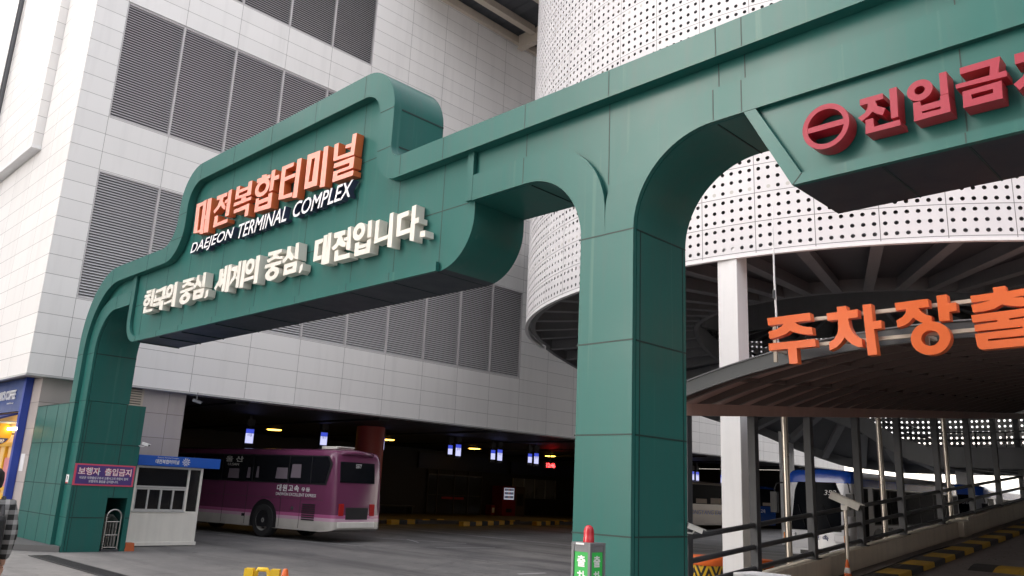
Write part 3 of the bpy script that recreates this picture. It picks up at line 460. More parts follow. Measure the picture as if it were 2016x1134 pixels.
for z0, z1, nb in bands:
    b.box(FX - .45, FX, 5.5, YE, z, z0, PAN)
    b.box(FX - .45, FX, 5.5, 6.27, z0, z1, PAN); b.box(FX - .45, FX, 6.27 + 1.575 * nb, YE, z0, z1, PAN)
    z = z1
b.box(FX - .45, FX, 5.5, YE, z, ZT, PAN)
b.box(-48, FX - .452, 5.5, 6.0, 3.78, ZT, PAN)               # side that faces the street
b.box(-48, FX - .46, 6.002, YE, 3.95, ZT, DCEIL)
TB(b, 'wall')
b = MB(); b.box(FX - .44, FX + .012, 5.49, YE, 3.74, 3.778, ALU); b.box(-48, FX - .442, 5.49, 5.6, 3.74, 3.778, ALU); TB(b, 'soffit_trim')
lp = None
for bi, (z0, z1, nb) in enumerate(bands):
    for k in range(nb):
        y0 = 6.27 + 1.575 * k
        if lp is None:
            mb = MB(); L = 1.575; H = 3.355
            for j in range(46):
                zz = .05 + j * .0714
                mb.add([(-.07, .03, zz + .052), (-.07, L - .03, zz + .052), (-.004, .03, zz), (-.004, L - .03, zz), (-.07, .03, zz + .045), (-.07, L - .03, zz + .045), (-.004, .03, zz - .009), (-.004, L - .03, zz - .009)],
                       [(0, 1, 3, 2), (4, 6, 7, 5), (2, 3, 7, 6)], LOUV)
            lp = mb.build('louvre', term)
            fb = MB(); fb.box(-.08, .012, 0, .03, 0, H, LFR); fb.box(-.08, .012, L - .03, L, 0, H, LFR); fb.box(-.08, .0115, .031, L - .031, 0, .04, LFR); fb.box(-.08, .0115, .031, L - .031, H - .04, H, LFR)
            fb.box(-.4, -.1, 0, L, 0, H, mat('louvre_backing', (.09, .088, .09), .7))
            fr = fb.build('louvre_frame', lp); o = lp
        else:
            o = lp.copy(); COL.objects.link(o); o.parent = term; c2 = fr.copy(); COL.objects.link(c2); c2.parent = o
        o.location = (FX - .01, y0, z0); o.matrix_parent_inverse = Matrix.Translation(-term.location)
b = MB(); b.box(-48, -21.62, 5.93, 9.45, 0, 3.74, STONE); TB(b, 'stone_pier')
b = MB(); VENTC = mat('vent_cream', (.5, .43, .33), .6)
for j in range(9): b.box(-21.62, -21.56, 7.66, 8.27, 3.17 + j * .062, 3.205 + j * .062, VENTC)
b.box(-21.63, -21.595, 8.275, 8.33, 3.15, 3.74, VENTC); b.box(-21.63, -21.598, 7.62, 8.27, 3.12, 3.74, mat('vent_dark', (.16, .14, .11), .7)); TB(b, 'vent')
# bay interior
b = MB()
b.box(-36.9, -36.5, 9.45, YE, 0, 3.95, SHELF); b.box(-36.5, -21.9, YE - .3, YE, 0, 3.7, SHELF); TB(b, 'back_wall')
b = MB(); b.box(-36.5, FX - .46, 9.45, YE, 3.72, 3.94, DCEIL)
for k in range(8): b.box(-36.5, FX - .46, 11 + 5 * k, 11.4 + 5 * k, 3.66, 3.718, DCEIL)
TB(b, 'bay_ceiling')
b = MB(); b.lathe([(.53, 0), (.53, 3.74)], (-25.65, 18.45, 0), mat('red_column_paint', (.42, .06, .045), .45), 32); TB(b, 'red_column', smooth=40)
b = MB(); b.lathe([(.46, 0), (.46, 3.74)], (-22.3, 33.5, 0), MATS['red_column_paint'], 32); TB(b, 'red_column', smooth=40)
# doors
GLI = mat('bay_glass', (.035, .038, .042), .15, 0, .1, 2, spec=.4)
b = MB(); b.box(-36.49, -36.44, 30.4, 34.6, .16, 2.35, GLI); dr_ = TB(b, 'glass_door')
b = MB()
for y in (30.4, 31.1, 32.4, 33.5, 34.6): b.box(-36.46, -36.38, y - .03, y + .03, .16, 2.6, DARKM)
b.box(-36.45, -36.385, 30.4, 34.6, 2.31, 2.37, BEAM); b.box(-36.45, -36.385, 30.4, 34.6, 1.2, 1.23, DARKM); o = b.build('door_frame', dr_)
b = MB(); b.box(-36.44, -36.42, 31.5, 33.2, 1.0, 1.12, mat('red_decal', (.4, .02, .02), .5)); b.build('red_strip', dr_)
b = MB(); b.box(-36.47, -36.38, 37.2, 41.2, 1.2, 2.4, mat('bay_window', (.16, .16, .15), .3, 0, .3, 1)); 
for k in range(5): b.box(-36.379, -36.36, 37.2 + k, 37.25 + k, 1.2, 2.4, ALU)
TB(b, 'bay_window')
b = MB(); b.box(-36.48, -36.36, 29.6, 36.6, 2.65, 3.5, mat('dark_navy_board', (.02, .022, .05), .4)); b.box(-36.48, -36.36, 37.0, 43.5, 2.65, 3.4, MATS['dark_navy_board']); TB(b, 'sign_board')
# the box that juts out of the street side, and its pipes
b = MB(); b.box(-34.6, -24.05, 5.27, 5.498, 10.22, ZT, PAN); b.box(-34.6, -24.02, 5.25, 5.496, 10.12, 10.215, WHITE); TB(b, 'bay_window_box')
b = MB()
for x in (-28.6, -28.9): b.tube([(x, 5.19, 10.9), (x, 5.19, ZT)], .05, GREYM, 8)
TB(b, 'pipe', smooth=40)

# floor platform inside the bay
b = MB(); b.box(-36.5, -29.2, 9.45, YE - .3, .004, .155, mat('bay_platform', (.12, .11, .105), .7, 0, .2, 2)); tag(b.build('platform'), kind='structure')

# roof that links terminal and ramp tower
brd = thing('linking_roof', 'high flat roof with cream beams linking terminal and ramp tower', 'roof', (-18, 30, 19.4))
def LB(mb, name, **k):
    o = mb.build(name, brd, **k); o.matrix_parent_inverse = Matrix.Translation(-brd.location); return o
RY0, RY1, RX1 = 15.2, 29, -9
b = MB(); b.box(FX + .02, RX1, RY0, RY1, 19.75, 20.1, DECK)
for k in range(33): b.box(FX + .03, RX1, RY0 + .1 + .42 * k, RY0 + .13 + .42 * k, 19.72, 19.748, DECK)
LB(b, 'roof_deck')
CB = mat('cream_beam', (.62, .54, .45), .55, 0, .08, 2, streak=.2)
b = MB(); b.bar((FX + .10, RY0, 19.52), (FX + .10, RY1, 19.52), .16, .3, CB); LB(b, 'wall_trim')
for x in (-20.28, -18.6, -16.9):
    for ya, yb in ((RY0, 20.85), (21.15, RY1)):
        b = MB(); b.bar((x, ya, 19.55), (x, yb, 19.55), .10, .34, CB); b.bar((x, ya, 19.375), (x, yb, 19.375), .26, .03, CB); LB(b, 'roof_beam')
b = MB(); b.bar((FX + .19, 21, 19.40), (-10, 21, 19.40), .12, .62, CB); b.bar((FX + .19, 21, 19.08), (-10, 21, 19.08), .28, .03, CB); LB(b, 'cross_beam')

# ------------------------------------------------------------------ round ramp tower with perforated cladding
CX_, CY_, RO, RI = -9.534, 24.70, 10.26, 5.0
def pol(t, r, z): return (CX_ + r * sin(radians(t)), CY_ - r * cos(radians(t)), z)
def lerp_tab(tab, t):
    for (t0, v0), (t1, v1) in zip(tab, tab[1:]):
        if t0 >= t >= t1: return v0 + (v1 - v0) * (t0 - t) / (t0 - t1)
    return tab[-1][1] if t < tab[-1][0] else tab[0][1]
ZIN = [(130, 6.85), (-60, 6.85), (-76, 6.55), (-96, 6.2), (-126, 5.2), (-156, 4.17), (-163, 3.75), (-171, 3.33), (-181, 3.05), (-217, 2.95), (-250, 2.9)]
zin = lambda t: lerp_tab(ZIN, t)
ZOT = [(130, 6.55), (-60, 6.55), (-76, 6.3), (-96, 5.8), (-120, 5.0), (-135, 4.36), (-142, 3.86), (-148, 3.49), (-153.6, 3.18), (-165, 3.0), (-250, 2.9)]
def zrad(t, r): f = (r - RI) / (RO - RI); return zin(t) * (1 - f) + lerp_tab(ZOT, t) * f
def perf_mat():
    m, n, l, p = nt('perforated_white_metal')
    tc = N(n, 'ShaderNodeTexCoord'); sx = N(n, 'ShaderNodeSeparateXYZ'); l.new(tc.outputs['Object'], sx.inputs[0])
    X = math_(n, l, 'SUBTRACT', sx.outputs[0], CX_); Y = math_(n, l, 'SUBTRACT', CY_, sx.outputs[1])
    th = math_(n, l, 'ARCTAN2', X, Y)
    pw = radians(6.47); a = math_(n, l, 'ADD', math_(n, l, 'DIVIDE', math_(n, l, 'SUBTRACT', th, radians(4.0)), pw), 100.0)
    b_ = math_(n, l, 'DIVIDE', math_(n, l, 'SUBTRACT', sx.outputs[2], 6.545 - 6.22), .622)
    fa = math_(n, l, 'FRACT', a); fb = math_(n, l, 'FRACT', b_)
    ha = math_(n, l, 'MULTIPLY', fa, 6.0); hb = math_(n, l, 'MULTIPLY', fb, 3.0)
    da = math_(n, l, 'MULTIPLY', math_(n, l, 'SUBTRACT', math_(n, l, 'FRACT', ha), .5), pw / 6 * RO)
    db = math_(n, l, 'MULTIPLY', math_(n, l, 'SUBTRACT', math_(n, l, 'FRACT', hb), .5), .622 / 3)
    d = math_(n, l, 'SQRT', math_(n, l, 'ADD', math_(n, l, 'MULTIPLY', da, da), math_(n, l, 'MULTIPLY', db, db)))
    hole = math_(n, l, 'LESS_THAN', d, .040)
    # every other hole of some rows is plugged with a disc
    row = math_(n, l, 'FLOOR', math_(n, l, 'MULTIPLY', b_, 3.0)); colm = math_(n, l, 'FLOOR', math_(n, l, 'MULTIPLY', a, 6.0))
    odd = math_(n, l, 'GREATER_THAN', math_(n, l, 'MODULO', colm, 2.0), .5)
    r1 = math_(n, l, 'COMPARE', row, 36.0, .1); r2 = math_(n, l, 'COMPARE', row, 62.0, .1)
    plug = math_(n, l, 'MULTIPLY', odd, math_(n, l, 'ADD', r1, r2))
    hole_open = math_(n, l, 'MULTIPLY', hole, math_(n, l, 'SUBTRACT', 1.0, plug)); disc = math_(n, l, 'MULTIPLY', hole, plug)
    j1 = math_(n, l, 'GREATER_THAN', math_(n, l, 'ABSOLUTE', math_(n, l, 'SUBTRACT', fa, .5)), .5 - .006)
    j2 = math_(n, l, 'GREATER_THAN', math_(n, l, 'ABSOLUTE', math_(n, l, 'SUBTRACT', fb, .5)), .5 - .011)
    cv = N(n, 'ShaderNodeCombineXYZ'); l.new(math_(n, l, 'FLOOR', a), cv.inputs[0]); l.new(math_(n, l, 'FLOOR', b_), cv.inputs[1])
    wnn = N(n, 'ShaderNodeTexWhiteNoise'); l.new(cv.outputs[0], wnn.inputs['Vector'])
    c = mixc(n, l, wnn.outputs['Value'], (.65, .64, .655), (.70, .69, .705))
    c = mixc(n, l, math_(n, l, 'MAXIMUM', j1, j2), c, (.16, .16, .16))
    c = mixc(n, l, disc, c, (.5, .49, .46))
    l.new(c, p.inputs['Base Color']); p.inputs['Roughness'].default_value = .5
    tr = N(n, 'ShaderNodeBsdfTransparent'); mx = N(n, 'ShaderNodeMixShader'); l.new(hole_open, mx.inputs[0]); l.new(p.outputs[0], mx.inputs[1]); l.new(tr.outputs[0], mx.inputs[2])
    l.new(mx.outputs[0], n['Material Output'].inputs[0])
    return m
PERF = perf_mat()
tower = thing('ramp_tower', 'round car ramp tower wrapped in white perforated metal panels', 'tower', (CX_, CY_, 0))
def RB(mb, name, **k):
    o = mb.build(name, tower, **k); o.matrix_parent_inverse = Matrix.Translation(-tower.location); return o
def shell(t0, t1, zb, zt, r, step, m, mb):
    n_ = int(abs(t1 - t0) / step) + 1; ts = [t0 + (t1 - t0) * i / n_ for i in range(n_ + 1)]
    vs = []; fs = []
    for t in ts:
        vs += [pol(t, r, zb(t)), pol(t, r, zt)]
    for i in range(n_): fs.append((2 * i, 2 * i + 2, 2 * i + 3, 2 * i + 1))
    mb.add(vs, fs, m)
def zout(t): return 6.5 if t > -66 else zin(t) - .2
ZTOP = 24
b = MB(); shell(150, -66, lambda t: 6.5, ZTOP, RO, 1.08, PERF, b)
shell(-108, -250, lambda t: lerp_tab(ZOT, t) + .4, ZTOP, RO, 1.08, PERF, b)
RB(b, 'perforated_cladding', smooth=30)
# hem strip under the cladding
b = MB()
def ringstrip(mb, t0, t1, r0, r1, zf0, zf1, m, step=2.0):
    n_ = int(abs(t1 - t0) / step) + 1; ts = [t0 + (t1 - t0) * i / n_ for i in range(n_ + 1)]
    vs = []; fs = []
    two = zf0.__code__.co_argcount == 2; A0 = zf0 if two else (lambda t, r: zf0(t)); A1 = zf1 if two else (lambda t, r: zf1(t))
    for t in ts: vs += [pol(t, r0, A0(t, r0)), pol(t, r1, A0(t, r1)), pol(t, r1, A1(t, r1)), pol(t, r0, A1(t, r0))]
    for i in range(n_):
        a = 4 * i
        for k in range(4): fs.append((a + k, a + (k + 1) % 4, a + 4 + (k + 1) % 4, a + 4 + k))
    fs += [(0, 1, 2, 3), (4 * n_ + 3, 4 * n_ + 2, 4 * n_ + 1, 4 * n_)]
    mb.add(vs, fs, m)
ringstrip(b, 150, -66, RO - .08, RO + .02, lambda t: 6.44, lambda t: 6.498, WHITE)
RB(b, 'cladding_hem', smooth=30)
# the ramp deck, its beams, inner kerb beam
b = MB(); ringstrip(b, 140, -250, RI, RO - .12, lambda t, r: zrad(t, r) + .30, lambda t, r: zrad(t, r) + .5, DECK); RB(b, 'ramp_deck', smooth=30)
b = MB(); ringstrip(b, 140, -250, RI - .12, RI + .02, lambda t: zin(t) - .02, lambda t: zin(t) + .62, BEAM); RB(b, 'inner_ring_beam', smooth=30)
b = MB(); ringstrip(b, -66.5, -250, RO - .24, RO - .1, lambda t: lerp_tab(ZOT, t) - .02, lambda t: lerp_tab(ZOT, t) + .52, BEAM); ringstrip(b, 140, -66, RO - .3, RO - .16, lambda t: 6.52, lambda t: 7.1, BEAM); RB(b, 'outer_ring_beam', smooth=30)
k = 0
t = 138.0
while t > -248:
    b = MB(); p0 = Vector(pol(t, RI + .04, zin(t) + .14)); p1 = Vector(pol(t, RO - .3, zrad(t, RO - .3) + .14))
    b.bar(p0, p1, .10, .30, BEAM); b.bar(p0 - Vector((0, 0, .15)), p1 - Vector((0, 0, .15)), .24, .03, BEAM); RB(b, 'ramp_beam'); t -= 8.2
# the next turns of the ramp above, seen through the middle
ZUP = [(300, 7.0), (260, 7.4), (220, 8.1), (180, 8.5), (140, 8.0), (100, 7.3)]
zup = lambda t: lerp_tab(ZUP, t)
b = MB(); ringstrip(b, 300, 100, RI - .2, RO - .2, lambda t: zup(t) + .3, lambda t: zup(t) + .55, DARKM); ringstrip(b, 300, 100, RI - .35, RI - .2, lambda t: zup(t), lambda t: zup(t) + 1.0, BEAM)
for k in range(24): b.bar(pol(298 - 8.2 * k, RI - .2, zup(298 - 8.2 * k) + .15), pol(298 - 8.2 * k, RO - .3, zup(298 - 8.2 * k) + .15), .14, .3, BEAM)
b.lathe([(RO - .3, 11.6), (RO - .3, 11.9)], (CX_, CY_, 0), DARKM, 48)
for k in range(9): b.bar((CX_ - 9 + 2.2 * k, CY_ - 5.5, 11.4), (CX_ - 9 + 2.2 * k, CY_ + 9, 11.4), .2, .38, BEAM)
RB(b, 'upper_ramp', smooth=30)
# guard rails of the inner edge
b = MB()
for dz in (.85, 1.1):
    b.tube([pol(t, RI, zin(t) + dz) for t in range(140, -250, -6)], .03, GREYM, 6)
for t in range(138, -248, -12): b.tube([pol(t, RI, zin(t) + .6), pol(t, RI, zin(t) + 1.1)], .025, GREYM, 6)
RB(b, 'inner_guard_rail', smooth=40)
b = MB(); b.box(-8.52, -8.08, 14.55, 14.98, 0, 6.8, WHITE)
RB(b, 'white_column', bevel=.01)
for t in (-95, -140, -178, 140): 
    b = MB(); x, y, z = pol(t, RO - .5, 0); b.box(x - .22, x + .22, y - .22, y + .22, 0, zin(t), WHITE); RB(b, 'white_column', bevel=.01)

# ------------------------------------------------------------------ exit ramp, parapet, canopy
RS = .0893
def rampz(y): return RS * (y - 11.6)
def paver_mat():
    m, n, l, p = nt('ramp_pavers'); tc = N(n, 'ShaderNodeTexCoord'); v = tc.outputs['Object']
    vo = N(n, 'ShaderNodeTexVoronoi'); vo.inputs['Scale'].default_value = 9; l.new(v, vo.inputs['Vector'])
    wn2 = N(n, 'ShaderNodeTexNoise'); wn2.inputs['Scale'].default_value = 4; wn2.inputs['Detail'].default_value = 8; l.new(v, wn2.inputs['Vector'])
    sp = math_(n, l, 'LESS_THAN', vo.outputs['Distance'], .17)
    gt = math_(n, l, 'GREATER_THAN', wn2.outputs['Fac'], .47)
    c = mixc(n, l, wn2.outputs['Fac'], (.17, .155, .15), (.30, .27, .26)); c = mixc(n, l, math_(n, l, 'MULTIPLY', sp, gt), c, (.035, .033, .033))
    l.new(c, p.inputs['Base Color']); p.inputs['Roughness'].default_value = .75; return m
mb = MB(); y1 = 33
mb.add([(-6.72, 11.65, .0045), (.6, 11.65, .0045), (.6, y1, rampz(y1)), (-6.72, y1, rampz(y1))], [(0, 1, 2, 3)], paver_mat())
mb.add([(-6.72, y1, rampz(y1)), (.6, y1, rampz(y1)), (.6, y1, 0), (-6.72, y1, 0)], [(0, 1, 2, 3)], CONC)
mb.add([(.6, 11.65, 0), (.6, y1, 0), (.6, y1, rampz(y1)), (.6, 11.65, .0045)], [(0, 1, 2, 3)], CONC)
tag(mb.build('ramp_road'), kind='structure')
def slab_y(mb, x0, x1, ya, yb, za0, za1, zb0, zb1, m):
    v = [(x0, ya, za0), (x1, ya, za0), (x1, ya, za1), (x0, ya, za1), (x0, yb, zb0), (x1, yb, zb0), (x1, yb, zb1), (x0, yb, zb1)]
    mb.add(v, [(0, 1, 2, 3), (4, 5, 6, 7), (0, 1, 5, 4), (2, 3, 7, 6), (1, 2, 6, 5), (0, 3, 7, 4)], m)
PARA = mat('painted_parapet', (.66, .60, .50), .75, 0, .1, 4, .15, streak=.4)
def walltop(y): return .49 + RS * (y - 13)
mb = MB(); slab_y(mb, -6.97, -6.73, 10.4, 22.7, 0, walltop(10.4), 0, walltop(22.7), PARA)
slab_y(mb, -7.0, -6.60, 22.703, 23.3, 0, walltop(22.7) + .0, 0, walltop(23.3) + .0, PARA)
slab_y(mb, -6.97, -6.66, 23.303, 33, 0, walltop(23.3) + .06, 0, walltop(33) + .06, PARA)
tag(mb.build('parapet_wall', bevel=.015), 'low cream painted parapet wall rising along the exit ramp under the railing', 'wall')
YK = mat('kerb_yellow', (.50, .30, .035), .7, 0, .25, 6, .2, streak=.4); BKK = mat('kerb_black', (.045, .045, .045), .75, 0, .3, 6, .2)
mb = MB(); y = 12.6; k = 0
while y < 32:
    slab_y(mb, -6.15, -5.70, y + .006, y + .624, rampz(y) - .05, rampz(y) + .10, rampz(y + .63) - .05, rampz(y + .63) + .10, YK if k % 2 else BKK); y += .63; k += 1
tag(mb.build('kerb', bevel=.02), 'yellow and black striped kerb running up the exit ramp beside the parapet', 'kerb')
mb = MB(); 
for i, m_ in enumerate((BKK, YK, YK, BKK, YK)):
    x0 = -5.12 + .42 * i
    slab = [(-1, 0), (-.5, .05), (.0, .065), (.5, .05), (1, 0)]
    vs = []
    for x in (x0 + .003, x0 + .417):
        for u, h in slab: yy = 18.0 + u * .42; vs.append((x, yy, rampz(yy) + .002 + h))
    mb.add(vs, [(j, j + 1, j + 6, j + 5) for j in range(4)] + [(0, 1, 2, 3, 4), (9, 8, 7, 6, 5)], m_)
tag(mb.build('speed_bump'), 'yellow and black speed bump lying across the exit ramp', 'speed bump')
mb = MB(); mb.tube([(-6.5 + .08 * sin(y * .9) + .02 * (y - 12), y, rampz(y) + .02) for y in [12.5 + .5 * i for i in range(36)]], .012, BLACK, 6)
tag(mb.build('cable', smooth=40), 'thin black cable lying along the foot of the ramp parapet', 'cable')

can = thing('exit_canopy', 'dark arched canopy on grey posts with rails over the car park exit ramp', 'canopy', (-6.85, 10.7, 0))
def CBD(mb, name, **k):
    o = mb.build(name, can, **k); o.matrix_parent_inverse = Matrix.Translation(-can.location); return o
ACX, AR, AZ = -3.225, 12.39, -8.564
def az(x, r, y): return AZ + RS * (y - 10.6) + sqrt(r * r - (x - ACX) ** 2)
XA, XB, YA, YB = -7.5, 1.05, 10.6, 31.0
xs = [XA + (XB - XA) * i / 28 for i in range(29)]
def arch_band(mb, r0, r1, ya, yb, m):
    vs = []; fs = []
    for x in xs: vs += [(x, ya, az(x, r0, ya)), (x, ya, az(x, r1, ya)), (x, yb, az(x, r1, yb)), (x, yb, az(x, r0, yb))]
    for i in range(28):
        a = 4 * i
        for k in range(4): fs.append((a + k, a + (k + 1) % 4, a + 4 + (k + 1) % 4, a + 4 + k))
    fs += [(0, 1, 2, 3), (115, 114, 113, 112)]
    mb.add(vs, fs, m)
mb = MB(); arch_band(mb, AR, AR - .2, YA - .06, YA - .003, mat('canopy_fascia', (.06, .067, .072), .4, .0, .12, 3, streak=.3)); arch_band(mb, AR + .018, AR + .003, YA - .08, YA + .05, BEAM); CBD(mb, 'fascia', smooth=30)
mb = MB(); arch_band(mb, AR, AR - .04, YA, YB, BROWN); CBD(mb, 'arched_roof', smooth=30)
y = YA + .45
RIBM = mat('dark_rib', (.11, .075, .065), .55)
while y < YB:
    mb = MB(); arch_band(mb, AR - .042, AR - .15, y, y + .09, RIBM); CBD(mb, 'rib', smooth=30); y += .9
for x in (-6.3, -5.2, -4.0, -2.6, -1.2, .2):
    mb = MB(); mb.bar((x, YA + .05, az(x, AR - .075, YA + .05)), (x, YB - .05, az(x, AR - .075, YB - .05)), .06, .06, RIBM); CBD(mb, 'purlin')
PY = [10.7, 12.75, 14.85, 17.05, 19.35, 21.9, 24.45, 27.0, 29.6]
def eave(y): return 2.82 + RS * (y - 10.73)
for X in (-6.85, .4):
    for y in PY:
        mb = MB(); mb.box(X - .065, X + .065, y - .065, y + .065, walltop(y) - .2, eave(y) + .01, GREYM)
        mb.box(X - .11, X + .11, y - .11, y + .11, walltop(y) + .002, walltop(y) + .02, GREYM); CBD(mb, 'post')
    mb = MB(); mb.bar((X, YA, eave(YA) + .1), (X, YB, eave(YB) + .1), .15, .18, BROWN); CBD(mb, 'eave_beam')
    for dz in (.77, .43, .10):
        mb = MB(); mb.tube([(X, 10.5, walltop(10.5) + dz), (X, 30, walltop(30) + dz)], .042, GREYM, 10); CBD(mb, 'rail', smooth=40)

sgn = thing('exit_sign', 'big orange raised letters on two cream rails across the front of the arched canopy', 'sign', (-4.5, 10.2, 3.4))
letters(sgn, 'exit', 10.05, .11, EORF, EORS, sgn.location, 'orange_letter')
mb = MB(); gx_ = -1.30
mb.prism([[(gx_ - .28, 3.74), (gx_ + .22, 3.74), (gx_ + .2, 3.42), (gx_ + .1, 3.42), (gx_ + .12, 3.64), (gx_ - .28, 3.64)]], fxz, 10.05, 10.16, EORF, EORS)
mb.prism([[(gx_ - .34, 3.40), (gx_ + .3, 3.40), (gx_ + .3, 3.31), (gx_ + .04, 3.31), (gx_ + .04, 3.1), (gx_ - .07, 3.1), (gx_ - .07, 3.31), (gx_ - .34, 3.31)]], fxz, 10.0515, 10.16, EORF, EORS)
o = mb.build('orange_letter', sgn); o.matrix_parent_inverse = Matrix.Translation(-sgn.location)
RAILC = mat('cream_rail', (.50, .44, .36), .5, 0, .2, 8, streak=.4)
for z in (3.965, 3.625):
    mb = MB(); mb.box(-5.12, -.8, 10.165, 10.215, z - .022, z + .022, RAILC); o = mb.build('rail', sgn); o.matrix_parent_inverse = Matrix.Translation(-sgn.location)
for x in (-5.13, -3.2, -1.0):
    mb = MB(); mb.box(x - .022, x + .022, 10.22, 10.53, 3.6, 3.64, RAILC); mb.box(x - .022, x + .022, 10.217, 10.26, 3.45, 3.99, RAILC); o = mb.build('bracket', sgn); o.matrix_parent_inverse = Matrix.Translation(-sgn.location)
mb = MB(); mb.tube([(-5.225, 10.50, 3.66), (-5.20, 10.41, 4.7), (-5.185, 10.40, 5.74)], [.016, .014, .006], WHITE, 8); mb.tube([(-5.214, 10.413, 4.38), (-5.212, 10.412, 4.5)], .02, GREYM, 8)
tag(mb.build('antenna', smooth=40), 'thin white rod antenna standing on the canopy behind the orange letters', 'antenna')
for i, (y, lb) in enumerate(((14.82, 'tall polished steel pipe behind the railing, left of the blue and white bus front'), (19.5, 'polished steel pipe behind the railing by the front door of the blue bus'), (24.1, 'polished steel pipe behind the railing, furthest along the exit ramp'))):
    mb = MB(); mb.lathe([(.062, 0), (.062, eave(y) + .1)], (-7.3, y, 0), STEEL, 20); mb.lathe([(.085, 0), (.085, .05)], (-7.3, y, .001), STEEL, 20)
    tag(mb.build('steel_pipe', smooth=40), lb, 'pipe', 'polished steel pipes behind the ramp railing')

# ------------------------------------------------------------------ buses
def livery(name, bands_, rough=.25, diag=None, front=None):
    m, n, l, p = nt(name); tc = N(n, 'ShaderNodeTexCoord'); sx = N(n, 'ShaderNodeSeparateXYZ'); l.new(tc.outputs['Object'], sx.inputs[0])
    z = sx.outputs[2]; c = None
    for zm, cc in bands_:
        c = cc if c is None else mixc(n, l, math_(n, l, 'GREATER_THAN', z, zm), c, cc)
    if diag:
        f, cc = diag; c = mixc(n, l, f(n, l, sx), c, cc)
    if front:
        f, cc = front; c = mixc(n, l, f(n, l, sx), c, cc)
    noi = N(n, 'ShaderNodeTexNoise'); noi.inputs['Scale'].default_value = 3; noi.inputs['Detail'].default_value = 7; l.new(tc.outputs['Object'], noi.inputs[0])
    low = math_(n, l, 'MULTIPLY_ADD', z, -1.1, 1.0, clamp=True)
    c = mixc(n, l, math_(n, l, 'MULTIPLY', math_(n, l, 'MULTIPLY', low, noi.outputs['Fac']), .7), c, (.12, .11, .10))
    l.new(c, p.inputs['Base Color']); p.inputs['Roughness'].default_value = rough; p.inputs['Coat Weight'].default_value = .4; p.inputs['Coat Roughness'].default_value = .1
    return m
def bus_body(xf, xr, wd, z0, zt, m, rake=.18):
    st = [(xf, .22, .16, .05), (xf + .05, .10, .08, .02), (xf + .16, .03, .03, 0), (xf + .45, 0, .0, 0)]
    k = xf + 1.2
    while k < xr - .7: st.append((k, 0, 0, 0)); k += .8
    st += [(xr - .4, 0, .0, 0), (xr - .14, .02, .03, .03), (xr - .04, .07, .08, .06), (xr, .16, .14, .09)]
    mb = MB(); rings = []
    for x, ins, drop, up in st:
        r = .22; pr = [(ins, z0 + up), (ins, z0 + .4), (ins, 1.0), (ins + .005, zt - .55 - drop), (ins + .02, zt - r - drop)]
        for i in range(1, 7):
            a = radians(90 * i / 6); pr.append((ins + .02 + r * (1 - cos(a)), zt - r - drop + r * sin(a)))
        mid = wd / 2; pr.append((mid, zt + .045 - drop))
        pr = pr + [(wd - y, z) for y, z in pr[-2::-1]]
        f = max(0, 1 - (x - xf) / .5); b2 = max(0, 1 - (xr - x) / .4)
        rings.append([(x + f * rake * max(0, z - .9) - b2 * .10 * max(0, z - 1.0), y, z) for y, z in pr])
    n_ = len(rings[0]); vs = [v for r_ in rings for v in r_]; fs = []
    for i in range(len(rings) - 1):
        for k in range(n_): fs.append((i * n_ + k, i * n_ + (k + 1) % n_, (i + 1) * n_ + (k + 1) % n_, (i + 1) * n_ + k))
    fs += [tuple(range(n_)), tuple((len(rings) - 1) * n_ + k for k in range(n_))]
    mb.add(vs, fs, m); return mb
def wheel(root, x, y, r, side=-1):
    mb = MB(); mb.lathe([(r * .62, -.14), (r * .93, -.14), (r, -.09), (r, .09), (r * .93, .14), (r * .62, .14)], (x, y, r), RUBBER, 32, 'Y', cap=False)
    w_ = mb.build('wheel', root, smooth=40)
    mb = MB(); s = side
    mb.lathe([(r * .62, .13 * s), (r * .60, .10 * s), (r * .5, .06 * s), (r * .3, .05 * s), (r * .28, .12 * s), (.02, .13 * s)], (x, y, r), mat('wheel_rim', (.36, .35, .33), .5, .3), 24, 'Y', cap=False)
    for k in range(8):
        a = 2 * pi * k / 8; mb.obox((x + cos(a) * r * .42, y + .085 * s, r + sin(a) * r * .42), (cos(a), 0, sin(a)), (0, 1, 0), (-sin(a), 0, cos(a)), .025, .03, .025, DARKM)
    mb.build('rim', w_, smooth=40)
def arch_patch(root, x, r):
    mb = MB(); mb.prism([[(x - r, .29)] + arc(x, .5, r, 180, 0, 20) + [(x + r, .29)]], fxz, -.006, .0, BLACK); mb.build('wheel_arch', root)
def panel(root, name, loop, m, y=-.006, th=.02, **k):
    mb = MB(); mb.prism([loop], fxz, y, y + th, m); return mb.build(name, root, **k)

PUR = livery('purple_livery', [(0, (.60, .57, .52)), (.56, (.66, .42, .54)), (.65, (.48, .12, .28)), (.74, (.165, .042, .10))])
pb = thing('purple_bus', 'purple and white express coach backing out of the dark bus bay beside the ticket booth', 'bus', (-22.28, 12.52, 0), radians(12))
bus_body(-6.4, 2.72, 2.02, .28, 2.52, PUR).build('body', pb, smooth=40)
for x0, x1 in ((-6.0, -3.55), (-3.5, -2.12), (-2.07, -.72), (-.67, .82), (.86, 1.72)): panel(pb, 'side_window', [(x0, 1.56), (x1, 1.56), (x1, 2.3), (x0, 2.3)], GLASS)
panel(pb, 'side_window', [(1.76, 1.57), (2.3, 1.57), (2.46, 2.12), (2.34, 2.3), (1.76, 2.3)], GLASS)
panel(pb, 'window_band', [(-6.05, 1.53), (2.36, 1.53), (2.54, 2.12), (2.38, 2.335), (-6.05, 2.335)], BLACK, -.003, .01)
CUR = mat('bus_curtain', (.20, .16, .19), .8)
